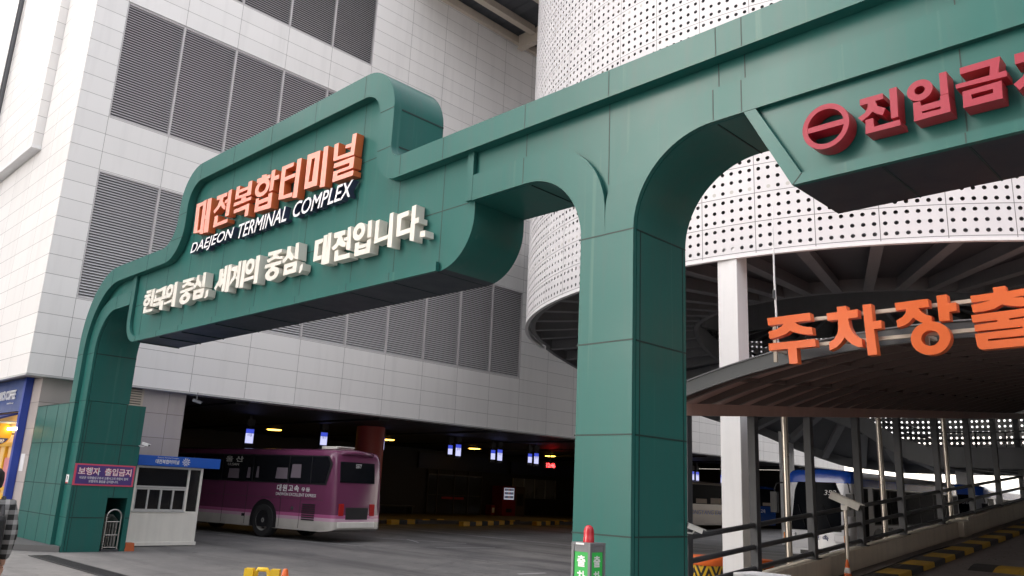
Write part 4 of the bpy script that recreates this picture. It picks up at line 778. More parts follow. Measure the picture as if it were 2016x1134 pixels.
for x0, x1, z0, z1 in ((.30, .80, 1.66, 1.97), (.93, 1.34, 1.70, 2.08), (-.55, -.42, 1.66, 1.98), (-.95, -.8, 1.64, 1.95), (-1.8, -1.3, 1.62, 1.9)): panel(pb, 'curtain', [(x0, z0), (x1, z0), (x1 - .02, z1), (x0 + .03, z1)], CUR, -.0075, .003)
arch_patch(pb, -.04, .56); arch_patch(pb, -4.3, .56); wheel(pb, -.04, .12, .47); wheel(pb, -4.3, .12, .47); wheel(pb, -.04, 1.78, .47, 1); wheel(pb, -4.3, 1.78, .47, 1)
mb = MB()
for x in (-3.0, -1.9, -.85, .62, 1.42): mb.box(x - .006, x + .006, -.004, .004, .33, 1.5, MATS['black_plastic'])
mb.box(-6.0, 2.3, -.004, .004, 1.12, 1.128, BLACK); mb.build('panel_seams', pb)
mb = MB()
for j in range(8): mb.box(1.52, 2.02, -.012, .004, .56 + j * .058, .592 + j * .058, BLACK)
mb.build('grille', pb)
mb = MB(); mb.box(-.98, -.86, -.01, .01, .54, .62, BLACK); mb.box(-.6, -.48, -.01, .01, .40, .45, BLACK); mb.lathe([(.05, 0), (.05, -.012), (.02, -.015)], (1.12, -.0, .86), GREYM, 14, 'Y'); mb.build('side_hatch', pb)
mb = MB(); mb.box(1.55, 2.15, .5, 1.2, 2.55, 2.60, OFFW); mb.box(1.5, 2.25, .55, 1.15, 2.602, 2.63, OFFW); mb.build('roof_hatch', pb, bevel=.01)
# rear: window, lamps, bumper
def xr_(z): return 2.72 - .10 * max(0, z - 1.0)
def rear_panel(name, y0, y1, z0, z1, m, off=.006, parent=None):
    mb = MB(); a, c = xr_(z0) + off, xr_(z1) + off
    mb.add([(a, y0, z0), (a, y1, z0), (c, y1, z1), (c, y0, z1), (a - .05, y0, z0), (a - .05, y1, z0), (c - .05, y1, z1), (c - .05, y0, z1)], [(0, 1, 2, 3), (4, 5, 6, 7), (0, 1, 5, 4), (2, 3, 7, 6), (1, 2, 6, 5), (0, 3, 7, 4)], m); return mb.build(name, parent or pb, bevel=.015)
rear_panel('rear_window', .24, 1.66, 1.62, 2.2, GLASS, .012)
for y0 in (.22, 1.48): rear_panel('tail_lamp', y0, y0 + .2, .72, 1.05, mat('tail_lamp', (.45, .02, .02), .2))
rear_panel('engine_grille', .5, 1.4, .62, .95, BLACK); rear_panel('rear_bumper', .2, 1.7, .40, .56, OFFW, .03)
mb = MB(); mb.tube([(2.45, .2, 2.36), (2.60, .35, 2.43), (2.66, .95, 2.46), (2.60, 1.55, 2.43), (2.45, 1.7, 2.36)], [.03, .05, .055, .05, .03], PUR, 10); mb.build('rear_spoiler', pb, smooth=50)
text_mesh('bus_number', '5577', .22, .11, (xr_(2.05) + .022, .85, 2.04), (0, 1, 0), (0, 0, 1), WHITE, pb)
LTX = mat('cream_vinyl', (.62, .60, .55), .5); 
text_mesh('korean_lettering', '대원고속', .90, .19, (.42, -.006, 1.31), (1, 0, 0), (0, 0, 1), WHITE, pb, .003, bold=.02, spacing=1.25)
text_mesh('korean_lettering', '우등', .34, .11, (1.42, -.006, 1.33), (1, 0, 0), (0, 0, 1), WHITE, pb, .003, bold=.02, spacing=1.2)
text_mesh('latin_lettering', 'DAEWON EXCELLENT EXPRESS', 1.62, .085, (.40, -.006, 1.19), (1, 0, 0), (0, 0, 1), WHITE, pb, .003)
text_mesh('korean_lettering', '울 산', .80, .17, (-1.98, -.0085, 2.10), (1, 0, 0), (0, 0, 1), LTX, pb, .003, bold=.015)
text_mesh('latin_lettering', 'ULSAN', .50, .075, (-1.86, -.0085, 1.99), (1, 0, 0), (0, 0, 1), LTX, pb, .003)

BW = livery('blue_white_livery', [(0, (.62, .63, .66)), (.42, (.02, .05, .30)), (.58, (.62, .63, .66)), (.62, (.50, .03, .05)), (.68, (.66, .67, .70)), (2.14, (.012, .06, .36)), (2.36, (.66, .66, .66))],
    diag=(lambda n, l, s: math_(n, l, 'MULTIPLY', math_(n, l, 'LESS_THAN', s.outputs[0], -1.72), math_(n, l, 'GREATER_THAN', s.outputs[2], .40)), (.64, .65, .68)), front=(lambda n, l, s: math_(n, l, 'MULTIPLY', math_(n, l, 'LESS_THAN', s.outputs[0], -1.25), math_(n, l, 'GREATER_THAN', s.outputs[2], 2.2)), (.012, .07, .42)))
def white_bus(loc, rz, label, number, group):
    r_ = thing('white_bus', label, 'bus', loc, rz, group)
    bus_body(-2.2, 7.2, 1.9, .26, 2.55, BW, .22).build('body', r_, smooth=40)
    panel(r_, 'window_band', [(-.5, 1.12), (6.9, 1.12), (6.9, 2.12), (-.5, 2.12)], BLACK, -.003, .01)
    for k in range(6):
        x0 = -.45 + 1.22 * k; panel(r_, 'side_window', [(x0, 1.15), (x0 + 1.18, 1.15), (x0 + 1.18, 2.09), (x0, 2.09)], BGLASS)
    panel(r_, 'door', [(-1.72, .42), (-.95, .42), (-.85, 2.1), (-1.60, 2.1)], BGLASS)
    def fx(z): return -2.2 + .22 * max(0, z - .9)
    mb = MB(); z0, z1 = .93, 2.22
    vs = []
    for y, bk in ((.14, .12), (.3, .03), (.95, -.012), (1.6, .03), (1.76, .12)):
        vs += [(fx(z0) + bk - .02, y, z0), (fx(z1) + bk - .02, y, z1)]
    mb.add(vs, [(2 * i, 2 * i + 2, 2 * i + 3, 2 * i + 1) for i in range(4)], BGLASS); ws = mb.build('windshield', r_, smooth=40)
    for yy in (.5, 1.2):
        mb = MB(); mb.bar((fx(1.02) - .05, yy, 1.02), (fx(1.6) - .05, yy + .25, 1.6), .015, .02, BLACK); mb.build('wiper', ws)
    for y in (.06, 1.5):
        mb = MB(); mb.box(-2.235, -2.05, y, y + .36, .66, .86, mat('lamp_lens', (.75, .76, .78), .1, 0, .05, 30)); o = mb.build('headlight', r_, bevel=.03)
        mb = MB(); mb.box(-2.24, -2.1, y + (.01 if y < 1 else .25), y + (.09 if y < 1 else .33), .68, .84, mat('amber_lens', (.8, .25, .02), .2)); mb.build('indicator', o)
    mb = MB(); mb.box(-2.27, -1.9, .1, 1.8, .27, .47, mat('bus_bumper', (.55, .56, .58), .35)); mb.build('bumper', r_, bevel=.04)
    mb = MB(); mb.box(-2.28, -2.2, .55, 1.35, .31, .41, BLACK); mb.build('grille', r_)
    for y, sgn_ in ((-.12, -1), (2.02, 1)):
        mb = MB(); mb.tube([(-1.95, .95 + sgn_ * .85, 2.2), (-2.3, y - .05 * sgn_, 2.15), (-2.36, y, 1.95)], .02, BLACK, 8); mb.box(-2.41, -2.30, y - .10, y + .10, 1.35, 1.92, BLACK); mb.build('mirror', r_, smooth=40, bevel=.02)
    arch_patch(r_, -.25, .54); arch_patch(r_, 4.7, .54)
    for x in (-.25, 4.7): wheel(r_, x, .12, .45); wheel(r_, x, 1.78, .45, 1)
    DB = mat('dark_blue_vinyl', (.01, .02, .12), .4)
    text_mesh('bus_number', number, .34, .13, (fx(1.9) - .022, .74, 1.88), (0, -1, 0), (0, 0, 1), WHITE, r_, .004, shear=.2)
    text_mesh('korean_lettering', '고 속', .42, .15, (-2.205, 1.0, .68), (0, -1, 0), (0, 0, 1), DB, r_, .004, bold=.02)
    
    text_mesh('latin_lettering', 'LORD', .62, .10, (.2, -.006, .96), (1, 0, 0), (0, 0, 1), BLACK, r_, .003, bold=.03)
    
    mb = MB()   # leaping hound emblem
    hound = [(1.5, .88), (1.62, .93), (1.78, .95), (1.95, .93), (2.1, .96), (2.25, .95), (2.33, 1.0), (2.40, 1.0), (2.44, .97), (2.36, .95), (2.3, .9), (2.42, .86), (2.52, .87), (2.5, .84), (2.36, .83), (2.2, .88), (2.0, .88), (1.9, .85), (1.75, .82), (1.62, .78), (1.5, .77), (1.62, .82), (1.74, .88), (1.66, .9), (1.5, .86)]
    mb.prism([hound], fxz, -.006, .002, BLACK); mb.build('hound_emblem', r_)
    return r_
white_bus((-9.22, 24.4, 0), radians(90), 'white and blue express coach numbered 359 parked under the ramp tower', '359', 'white and blue coaches')
white_bus((-9.0, 35.5, 0), radians(90), 'second white coach parked further back behind the coach numbered 359', '361', 'white and blue coaches')
BEI = livery('beige_livery', [(0, (.20, .16, .13)), (.35, (.26, .215, .17))], diag=(lambda n, l, s: math_(n, l, 'GREATER_THAN', math_(n, l, 'ADD', s.outputs[0], math_(n, l, 'MULTIPLY', s.outputs[2], 1.6)), 6.2), (.01, .05, .22)))
db = thing('beige_bus', 'beige and blue express coach standing in the bay beyond the white column', 'bus', (-25, 41.0, 0), radians(90))
bus_body(-3.0, 8.4, 2.1, .26, 2.6, BEI).build('body', db, smooth=40)
panel(db, 'window_band', [(-2.6, 1.38), (8.0, 1.38), (8.0, 2.42), (-2.6, 2.42)], BGLASS)
for x in (-1.9, 5.6): arch_patch(db, x, .54); wheel(db, x, .12, .45)
mb = MB()
for k in range(7): mb.box(-2.5 + 1.5 * k, -1.4 + 1.5 * k, -.012, -.004, 1.42, 1.42 + .18 + .06 * (k % 3), mat('seat_cover', (.28, .23, .18), .8))
mb.build('seat_covers', db, bevel=.02)
text_mesh('latin_lettering', 'DONGYANG EXPRESS', 4.6, .24, (-1.9, -.006, .82), (1, 0, 0), (0, 0, 1), NAVY, db, .004, shear=.2)
text_mesh('korean_lettering', '동양고속', 1.2, .24, (5.6, -.006, .98), (1, 0, 0), (0, 0, 1), WHITE, db, .004)

# ------------------------------------------------------------------ bay fittings
SCR = mat('screen_face', (.25, .25, .35), .3, emit=((.6, .62, 1.0), .22))
SCRT = mat('screen_header', (.02, .03, .25), .3, emit=((.05, .08, .6), .22))
def screen(loc, h, label, txt, rz=0):
    w = h * .56; r_ = thing('bay_screen', label, 'screen', loc, rz, 'hanging departure screens in the bus bay')
    mb = MB(); mb.box(-.05, .05, -w / 2, w / 2, -h / 2, h / 2, BLACK); mb.box(-.03, .03, -.05, .05, h / 2, 3.72 - loc[2], DARKM); mb.box(-.09, .09, -w * .4, w * .4, h / 2 + .08, h / 2 + .3, DARKM); mb.build('housing', r_)
    mb = MB(); mb.box(.0505, .056, -w / 2 + .03, w / 2 - .03, -h / 2 + .12, h / 2 - .17, SCR); mb.box(.0505, .056, -w / 2 + .03, w / 2 - .03, h / 2 - .165, h / 2 - .03, SCRT); d_ = mb.build('display', r_)
    if txt: text_mesh('lettering', txt, w * .55, h * .16, (.057, -w * .27, .06 * h), (0, 1, 0), (0, 0, 1), NAVY, d_, .003)
spots = [((-26, 13.7, 2.97), .62, 'leftmost lit departure screen hanging over the purple coach', '서울'), ((-26, 16.62, 3.10), .60, 'lit departure screen hanging just left of the red column', '대구'), ((-26, 19.2, 3.12), .62, 'lit departure screen half hidden behind the red column', None),
         ((-26, 22.75, 3.11), .52, 'left screen of the lit pair right of the red column', None), ((-26, 23.2, 3.12), .62, 'right screen of the lit pair right of the red column', '광주'),
         ((-26, 25.24, 3.06), .55, 'left screen of the middle lit pair above the glass doors', None), ((-26, 25.66, 3.07), .62, 'right screen of the middle lit pair above the glass doors', '부산'),
         ((-26, 27.6, 3.05), .55, 'left screen of the lit pair beside the red digital clock', None), ((-26, 28.03, 3.06), .62, 'right screen of the lit pair beside the red digital clock', '청주'),
         ((-26, 41.2, 2.87), .62, 'left screen of the lit pair between green pillar and white column', '인천'), ((-26, 41.7, 2.86), .62, 'right screen of the lit pair between green pillar and white column', '수원'),
         ((-26, 44.4, 2.81), .62, 'left screen of the lit pair close beside the white column', '전주'), ((-26, 44.95, 2.83), .62, 'right screen of the lit pair close beside the white column', '울산')]
for s in spots: screen(*s)
LAMPM = mat('lamp_glow', (.9, .75, .4), .4, emit=((1.0, .52, .06), 2.6))
for i, (x, y, lb) in enumerate(((-31.0, 17.44, 'glowing ceiling lamp above the middle of the purple coach'), (-30.6, 23.0, 'glowing ceiling lamp just right of the red column'), (-31.2, 29.0, 'glowing ceiling lamp between two pairs of screens'), (-31.6, 35.3, 'glowing ceiling lamp above the red digital clock'), (-35.5, 58.8 - 9, 'glowing ceiling lamp beyond the beige coach'))):
    mb = MB(); mb.lathe([(.1, .06), (.34, .0), (.36, -.02)], (0, 0, 0), ALU, 20); r_ = mb.build('ceiling_lamp', smooth=40); r_.location = (x, y, 3.66); tag(r_, lb, 'lamp', 'round ceiling lamps in the bus bay')
    mb = MB(); mb.lathe([(.30, -.021), (.27, -.045), (.1, -.055)], (0, 0, 0), LAMPM, 20); mb.build('bulb', r_, smooth=40)
ck = thing('digital_clock', 'black digital clock with glowing red digits hanging in the bus bay', 'clock', (-28.2, 31.5, 2.95))
mb = MB(); mb.box(-.05, .05, -.42, .42, -.16, .16, BLACK); mb.box(-.02, .02, -.02, .02, .16, .77, DARKM); mb.build('case', ck)
text_mesh('digits', '12:46', .64, .21, (.052, -.32, -.1), (0, 1, 0), (0, 0, 1), mat('red_led', (.5, .01, .01), .4, emit=((1, .02, .02), 4.0)), ck, .004, bold=.02)
# vending machines
vm = thing('vending_machine', 'red drinks vending machine with lit display against the bay wall', 'vending machine', (-35.9, 36.1, .155))
REDM = mat('vending_red', (.22, .010, .014), .4)
mb = MB(); mb.box(-.5, .42, -.62, .5, 0, 1.72, REDM); mb.build('cabinet', vm, bevel=.02)
mb = MB(); mb.box(.40, .428, -.5, .34, .95, 1.62, mat('vending_window', (.6, .6, .65), .3, emit=((.7, .75, .9), .10))); w_ = mb.build('display_window', vm)
mb = MB()
for zz in (1.02, 1.24, 1.45):
    for k in range(7): mb.box(.43, .45, -.46 + k * .11, -.39 + k * .11, zz, zz + .14, [REDP, BLUE, GREYM, ORNG][k % 4])
mb.build('cans', w_)
mb = MB(); mb.box(.41, .44, -.3, .2, .2, .42, BLACK); mb.build('slot', vm)
v2 = thing('coffee_machine', 'dark brown coffee vending machine beside the red drinks machine', 'vending machine', (-35.9, 36.95, .155))
mb = MB(); mb.box(-.5, .4, -.32, .5, 0, 1.72, mat('machine_brown', (.09, .07, .06), .4)); mb.build('cabinet', v2, bevel=.02); mb = MB(); mb.box(.39, .412, -.2, .35, .6, 1.3, BLACK); mb.build('panel', v2)
mb = MB(); mb.box(-36.4, -35.9, 35.0, 35.3, .16, .75, REDM); mb.box(-36.0, -35.88, 35.05, 35.25, .3, .6, WHITE); tag(mb.build('hydrant_box', bevel=.01), 'small red hydrant box standing left of the vending machine', 'box')
# stacked cartons near the green pillar
for k in range(5):
    mb = MB(); mb.box(-.3, .3, -.35, .35, 0, .36, mat('cardboard', (.35, .27, .18), .8, 0, .15, 4)); mb.box(-.302, .302, -.03, .03, .1, .362, mat('tape', (.45, .38, .25), .4))
    o = mb.build('cardboard_box'); o.location = (-30.0, 37.2 + .02 * (k % 2), .156 + .364 * k); tag(o, ['bottom', 'second lowest', 'middle', 'second highest', 'topmost'][k] + ' brown cardboard box of the stack beside the green pillar', 'box', 'stacked cardboard boxes')
bn = thing('bench', 'low dark bench against the bay wall behind the purple coach', 'bench', (-36.0, 27.8, .155))
mb = MB(); mb.box(-.3, .3, -1.2, 1.2, .38, .45, DARKM); mb.build('seat', bn)
for y in (-1.1, 1.1):
    mb = MB(); mb.box(-.25, .25, y - .04, y + .04, 0, .38, GREYM); mb.build('leg', bn)
# painted kerb blocks in front of the platform
for i, (x, y, n_) in enumerate(((-28.74, 22.0, 7), (-27.6, 25.1, 10), (-28.3, 30.6, 7))):
    mb = MB()
    dx, dy = (-.35, 1.0) if i else (-.3, 1.0); L_ = sqrt(dx * dx + dy * dy); ux, uy = dx / L_, dy / L_
    for k in range(n_):
        mb.obox((x + ux * (.3 + .6 * k), y + uy * (.3 + .6 * k), .10), (ux, uy, 0), (-uy, ux, 0), (0, 0, 1), .297, .12, .10, (mat('bay_kerb_yellow', (.72, .38, .02), .6, 0, .2, 5) if k % 2 == 0 else BKK))
    tag(mb.build('striped_kerb', bevel=.015), ['yellow and black kerb strip just behind the tail of the purple coach', 'yellow and black kerb strip in front of the glass doors', 'yellow and black kerb strip below the vending machines'][i], 'kerb', 'striped kerbs along the bay platform')
# road markings
mb = MB(); WM = mat('worn_white_line', (.55, .55, .55), .7, 0, .35, 12)
def line(p, q, w): 
    p, q = Vector((*p, .0042)), Vector((*q, .0042)); d = (q - p).normalized(); s_ = Vector((-d.y, d.x, 0)) * w / 2
    mb.add([p - s_, q - s_, q + s_, p + s_], [(0, 1, 2, 3)], WM)
for p, q, w in (((-24.1, 11.39), (-18.7, 13.55), .05), ((-24.9, 20.6), (-17.5, 20.8), .09), ((-21.5, 16.0), (-18.9, 17.44), .07), ((-20.75, 16.65), (-19.6, 16.16), .06), ((-11.83, 12.37), (-11.76, 13.11), .10), ((-17.8, 15.3), (-17.4, 17.2), .05), ((-16.5, 24.0), (-13, 26.5), .10), ((-10.6, 11.3), (-9.6, 11.55), .10)): line(p, q, w)
tag(mb.build('road_markings'), kind='structure')
mb = MB(); SIDEM = mat('sidewalk_paving', (.085, .085, .088), .8, 0, .15, 4, .2)
loop = [(-18.49, 5.93), (-19.6, 4.85), (-21.5, 3.0), (-34, -9.5), (-48, -9.5), (-48, 5.92), (-21.5, 5.92)]
mb.prism([loop], lambda a, b, d: (a, b, d), .12, .003, SIDEM, mat('kerb_stone', (.10, .10, .10), .8, 0, .2, 6, .2)); tag(mb.build('sidewalk'), kind='structure')
mb = MB()
GRT = mat('drain_iron', (.05, .05, .052), .6, .3)
mb.box(-17.85, -9.5, 5.22, 5.56, .004, .008, BLACK)
x = -17.84
while x < -9.52: mb.box(x, x + .022, 5.24, 5.54, .0082, .016, GRT); x += .045
mb.box(-17.85, -9.5, 5.20, 5.235, .0083, .0165, GRT); mb.box(-17.85, -9.5, 5.545, 5.58, .0083, .0165, GRT)
tag(mb.build('drain_grate'), 'long iron drain grate set in the road before the left gate leg', 'drain')
# ------------------------------------------------------------------ ticket booth
bo = thing('ticket_booth', 'small cream ticket booth with blue fascia and sliding windows beside the left gate leg', 'booth', (-19.6, 8.4, 0))
def BB(mb, name, par=None, **k):
    o = mb.build(name, par or bo, **k)
    if par is None: o.matrix_parent_inverse = Matrix.Translation(-bo.location)
    return o
BXF, BXB, BY0, BY1 = -19.6, -21.2, 7.64, 9.25
mb = MB(); mb.box(BXB, BXF, BY0, BY1, .10, .785, OFFW)
for y in (BY0, BY1 - .06): mb.box(BXF - .06, BXF, y, y + .06, .786, 1.80, OFFW); mb.box(BXB, BXB + .06, y, y + .06, .786, 1.80, OFFW)
mb.box(BXF - .06, BXF - .001, 8.885, 8.935, .786, 1.76, OFFW); mb.box(BXF - .06, BXF - .001, BY0 + .061, BY1 - .061, 1.755, 1.80, OFFW); mb.box(BXF - .058, BXF + .01, BY0 + .061, 8.884, 1.31, 1.35, ALU)
BB(mb, 'wall')
mb = MB(); mb.box(BXB - .02, BXF + .03, BY0 - .02, BY1 + .03, .015, .098, OFFW); BB(mb, 'plinth', bevel=.008)
mb = MB(); mb.box(BXB - .1, BXF + .16, 7.60, 9.58, 1.805, 2.04, BLUE); rf = BB(mb, 'roof_fascia', bevel=.006)
mb = MB(); mb.box(BXF - .05, BXF - .035, BY0 + .061, 8.884, 1.352, 1.754, GLASS); BB(mb, 'upper_window')
mb = MB(); mb.box(BXF - .05, BXF - .035, 8.936, BY1 - .061, .787, 1.754, GLASS); BB(mb, 'side_window')
mb = MB(); mb.box(BXF - .05, BXF - .035, BY0 + .061, 8.884, .787, 1.308, GLASS); sw = BB(mb, 'sliding_window')
mb = MB()
for y0, y1, dx in ((7.70, 8.02, 0), (7.98, 8.30, .004), (8.28, 8.88, .02)):
    x0, x1 = BXF - .033 + dx, BXF - .008 + dx
    mb.box(x0, x1, y0, y0 + .03, .79, 1.305, ALU); mb.box(x0, x1, y1 - .03, y1, .79, 1.305, ALU); mb.box(x0 + .001, x1 - .001, y0 + .03, y1 - .03, .79, .83, ALU); mb.box(x0 + .001, x1 - .001, y0 + .03, y1 - .03, 1.265, 1.305, ALU)
mb.box(BXF - .03, BXF + .008, 8.56, 8.60, .831, 1.264, ALU); mb.box(BXF - .06, BXF + .03, 7.66, 8.9, .765, .789, ALU)
mb.build('window_frame', sw)
mb = MB(); mb.box(BXF - .9, BXF - .88, BY0 + .1, BY1 - .1, .8, 1.7, mat('booth_inside', (.02, .02, .02), .7)); mb.box(BXB, BXB + .03, BY0 + .07, BY1 - .07, .79, 1.8, MATS['booth_inside']); BB(mb, 'inner_wall')
xf_ = BXF + .162
text_mesh('korean_lettering', '대전복합터미널', .56, .10, (xf_, 7.99, 1.86), (0, 1, 0), (0, 0, 1), WHITE, rf, .004, bold=.02, rootloc=None)
text_mesh('latin_lettering', 'Daejeon Terminal Complex', .50, .035, (xf_, 8.03, 1.98), (0, 1, 0), (0, 0, 1), WHITE, rf, .004)
mb = MB()
for k in range(10):
    a = 2 * pi * k / 10; c_ = Vector((xf_ + .002, 8.72 + cos(a) * .068, 1.925 + sin(a) * .068)); d_ = Vector((0, cos(a), sin(a))); t_ = Vector((0, -sin(a), cos(a)))
    mb.obox(c_, (1, 0, 0), d_, t_, .002, .028, .008 + .003 * (k % 2), WHITE)
mb.lathe([(.026, .001), (.026, .004)], (xf_, 8.72, 1.925), WHITE, 16, 'X'); mb.lathe([(.012, .0045), (.012, .006)], (xf_, 8.72, 1.925), BLUE, 12, 'X'); mb.build('sun_emblem', rf)
mb = MB(); mb.prism([[(-.1, 0), (.1, 0), (.085, .17), (-.085, .17)]], lambda a, b_, d: (-18.55 + d, 7.31 + a, b_), -.09, .09, mat('terracotta_plastic', (.50, .12, .04), .5)); tag(mb.build('orange_block', bevel=.01), 'small orange plastic block on the ground between gate leg and booth', 'block')

# warning banner on the leg
bnr = thing('warning_banner', 'purple warning banner with pink border and white lettering on the left gate leg', 'sign', (-18.46, 6.56, 1.32))
def BN(o): o.matrix_parent_inverse = Matrix.Translation(-bnr.location); return o
PKB = mat('banner_pink', (.60, .07, .13), .5); PPL = mat('banner_purple', (.07, .035, .19), .5)
mb = MB(); mb.box(-18.465, -18.452, 5.955, 7.175, 1.325, 1.765, PKB); BN(mb.build('border', bnr))
mb = MB(); mb.box(-18.455, -18.449, 5.995, 7.135, 1.355, 1.735, PPL); BN(mb.build('panel', bnr))
for s_, y0, w_ in (('보행자', 6.03, .43), ('출입금지', 6.56, .54)):
    text_mesh('korean_lettering', s_, w_ + .012, .162, (-18.4485, y0 - .006, 1.534), (0, 1, 0), (0, 0, 1), PKB, bnr, .002, bold=.055, rootloc=bnr.location)
    text_mesh('korean_lettering', s_, w_, .15, (-18.446, y0, 1.54), (0, 1, 0), (0, 0, 1), WHITE, bnr, .002, bold=.012, rootloc=bnr.location)
text_mesh('korean_lettering', '이곳은 차량출입구로서 교통사고의 위험이 있어', .98, .055, (-18.4485, 6.07, 1.455), (0, 1, 0), (0, 0, 1), WHITE, bnr, .002, bold=.008, rootloc=bnr.location)
text_mesh('korean_lettering', '보행자의 출입을 금지합니다.', .60, .055, (-18.4485, 6.26, 1.385), (0, 1, 0), (0, 0, 1), WHITE, bnr, .002, bold=.008, rootloc=bnr.location)
mb = MB(); mb.box(-18.86, -18.70, 5.945, 5.9485, 1.35, 1.53, WHITE); mb.box(-18.86, -18.70, 5.9435, 5.945, 1.35, 1.375, REDP); mb.box(-18.80, -18.76, 5.9435, 5.945, 1.42, 1.5, GREYM); tag(mb.build('sticker'), 'small white and red sticker on the front strip of the left gate leg', 'sticker')

# folding gate parked in the niche
fg = thing('folding_barrier', 'folded stainless steel barrier gate with arched end parked in the niche', 'barrier', (-18.6, 6.91, 0))
CHR = mat('dull_chrome', (.50, .49, .47), .3, 1.0)
def FGo(mb, name): o = mb.build(name, fg, smooth=40); o.matrix_parent_inverse = Matrix.Translation(-fg.location)
mb = MB(); Y0, Y1 = 6.765, 7.06; R_ = (Y1 - Y0) / 2; yc = (Y0 + Y1) / 2
mb.tube([(-18.52, Y0, .04), (-18.52, Y0, .70)] + [(-18.52, yc - R_ * cos(radians(a)), .70 + R_ * sin(radians(a))) for a in range(10, 180, 10)] + [(-18.52, Y1, .70), (-18.52, Y1, .04)], .019, CHR, 10); FGo(mb, 'end_frame')
mb = MB()
for k in range(1, 9):
    x = -18.52 - .085 * k
    mb.tube([(x, Y0 + .03, .08), (x, Y0 + .03, .62), (x, yc, .62 + R_ * .8), (x, Y1 - .03, .62), (x, Y1 - .03, .08)], .010, CHR, 6)
FGo(mb, 'folded_frames')
mb = MB()
for y in (6.82, 6.87, 6.93, 6.99): mb.tube([(-18.535, y, .08), (-18.535, y, .60)], .009, CHR, 6)
for z in (.08, .33, .60): mb.tube([(-18.53, Y0, z), (-18.53, Y1, z)], .012, CHR, 6)
mb.box(-18.58, -18.49, 6.74, 7.09, .012, .045, GREYM); FGo(mb, 'bars')

# ------------------------------------------------------------------ cctv cameras
def cctv(loc, aim, s, label, wall=None, m=WHITE):
    r_ = thing('cctv_camera', label, 'camera', loc); d = Vector(aim).normalized(); sd = d.cross(Vector((0, 0, 1))).normalized(); u = sd.cross(d)
    mb = MB(); mb.obox((0, 0, 0), d, sd, u, .17 * s, .055 * s, .05 * s, m); mb.obox(d * .02 * s + u * .06 * s, d, sd, u, .21 * s, .068 * s, .008 * s, m); mb.build('housing', r_, bevel=.012 * s)
    mb = MB(); mb.obox(d * .172 * s, d, sd, u, .004 * s, .047 * s, .04 * s, BLACK); c_ = d * .17 * s; mb.tube([c_, c_ + d * .018 * s], .03 * s, GLASS, 14); mb.build('lens', r_)
    mb = MB(); w_ = Vector(wall) if wall else Vector((0, 0, -.12 * s))
    mb.tube([-u * .05 * s, -u * .09 * s + w_ * .2, w_], .018 * s, m, 8); mb.build('bracket', r_, smooth=40)
    return r_
cctv((-18.36, 7.28, 2.235), (.8, .55, -.25), .48, 'white bullet camera on the upper corner of the green base block', (-.14, -.12, -.03))
cctv((-21.05, 9.5, 3.52), (.3, .9, -.25), .65, 'grey camera under the edge of the white facade at the bay opening', (0, 0, .24), BEAM)
cctv((-4.30, 6.86, 1.335), (.75, .6, -.35), .42, 'small cream camera on the back right corner of the middle pillar', (-.07, -.02, -.04), OFFW)
cp = thing('camera_post', 'slim steel post with white number plate camera beside the ramp parapet', 'camera post', (-6.42, 15.3, .33))
mb = MB(); mb.tube([(0, 0, 0), (0, 0, 1.22)], .035, STEEL, 12); mb.build('pole', cp, smooth=40)
d = Vector((.5, .80, -.16)).normalized(); d = Vector((.42, -.62, -.20)).normalized(); sd = d.cross(Vector((0, 0, 1))).normalized(); u = sd.cross(d)
d = Vector((.85, .20, -.36)).normalized(); sd = d.cross(Vector((0, 0, 1))).normalized(); u = sd.cross(d)
mb = MB(); mb.obox((.0, 0, 1.36), d, sd, u, .27, .07, .06, OFFW); mb.obox(Vector((0, 0, 1.36)) + d * .03 + u * .072, d, sd, u, .30, .086, .010, OFFW); h_ = mb.build('camera_housing', cp, bevel=.02)
mb = MB(); c_ = Vector((0, 0, 1.36)) + d * .27; mb.tube([c_, c_ + d * .02], .042, GLASS, 16); mb.obox(c_ + d * .002, d, sd, u, .004, .062, .052, BLACK); mb.build('lens', h_)
mb = MB(); mb.box(-.06, .06, -.05, .05, 1.2, 1.29, OFFW); mb.build('bracket', cp, bevel=.01)
def cone(loc, label, s=1.0, group='orange traffic cones'):
    r_ = thing('traffic_cone', label, 'cone', loc, 0, group)
    mb = MB(); mb.box(-.17 * s, .17 * s, -.17 * s, .17 * s, 0, .03 * s, BLACK); mb.build('base', r_, bevel=.01)
    mb = MB(); mb.lathe([(.14 * s, .03 * s), (.10 * s, .25 * s)], (0, 0, 0), ORNG, 20); mb.lathe([(.072 * s, .40 * s), (.032 * s, .62 * s), (.02 * s, .635 * s)], (0, 0, 0), ORNG, 20); mb.build('body', r_, smooth=50)
    mb = MB(); mb.lathe([(.10 * s, .2505 * s), (.072 * s, .3995 * s)], (0, 0, 0), WHITE, 20); mb.build('white_band', r_, smooth=50)
cone((-6.33, 15.05, rampz(15.05)), 'orange and white traffic cone at the foot of the camera post', .60)
# ------------------------------------------------------------------ barrels
def chevron_mat():
    m, n, l, p = nt('chevron_band'); tc = N(n, 'ShaderNodeTexCoord'); sx = N(n, 'ShaderNodeSeparateXYZ'); l.new(tc.outputs['Object'], sx.inputs[0])
    an = math_(n, l, 'ARCTAN2', sx.outputs[1], sx.outputs[0]); t = math_(n, l, 'ABSOLUTE', math_(n, l, 'SUBTRACT', math_(n, l, 'FRACT', math_(n, l, 'MULTIPLY', an, 8 / (2 * pi))), .5))
    f = math_(n, l, 'FRACT', math_(n, l, 'ADD', math_(n, l, 'MULTIPLY', sx.outputs[2], 4.5), math_(n, l, 'MULTIPLY', t, 3.0)))
    c = mixc(n, l, math_(n, l, 'GREATER_THAN', f, .5), (.02, .02, .02), (.72, .45, .02)); l.new(c, p.inputs['Base Color']); p.inputs['Roughness'].default_value = .5; return m
CHV = chevron_mat()
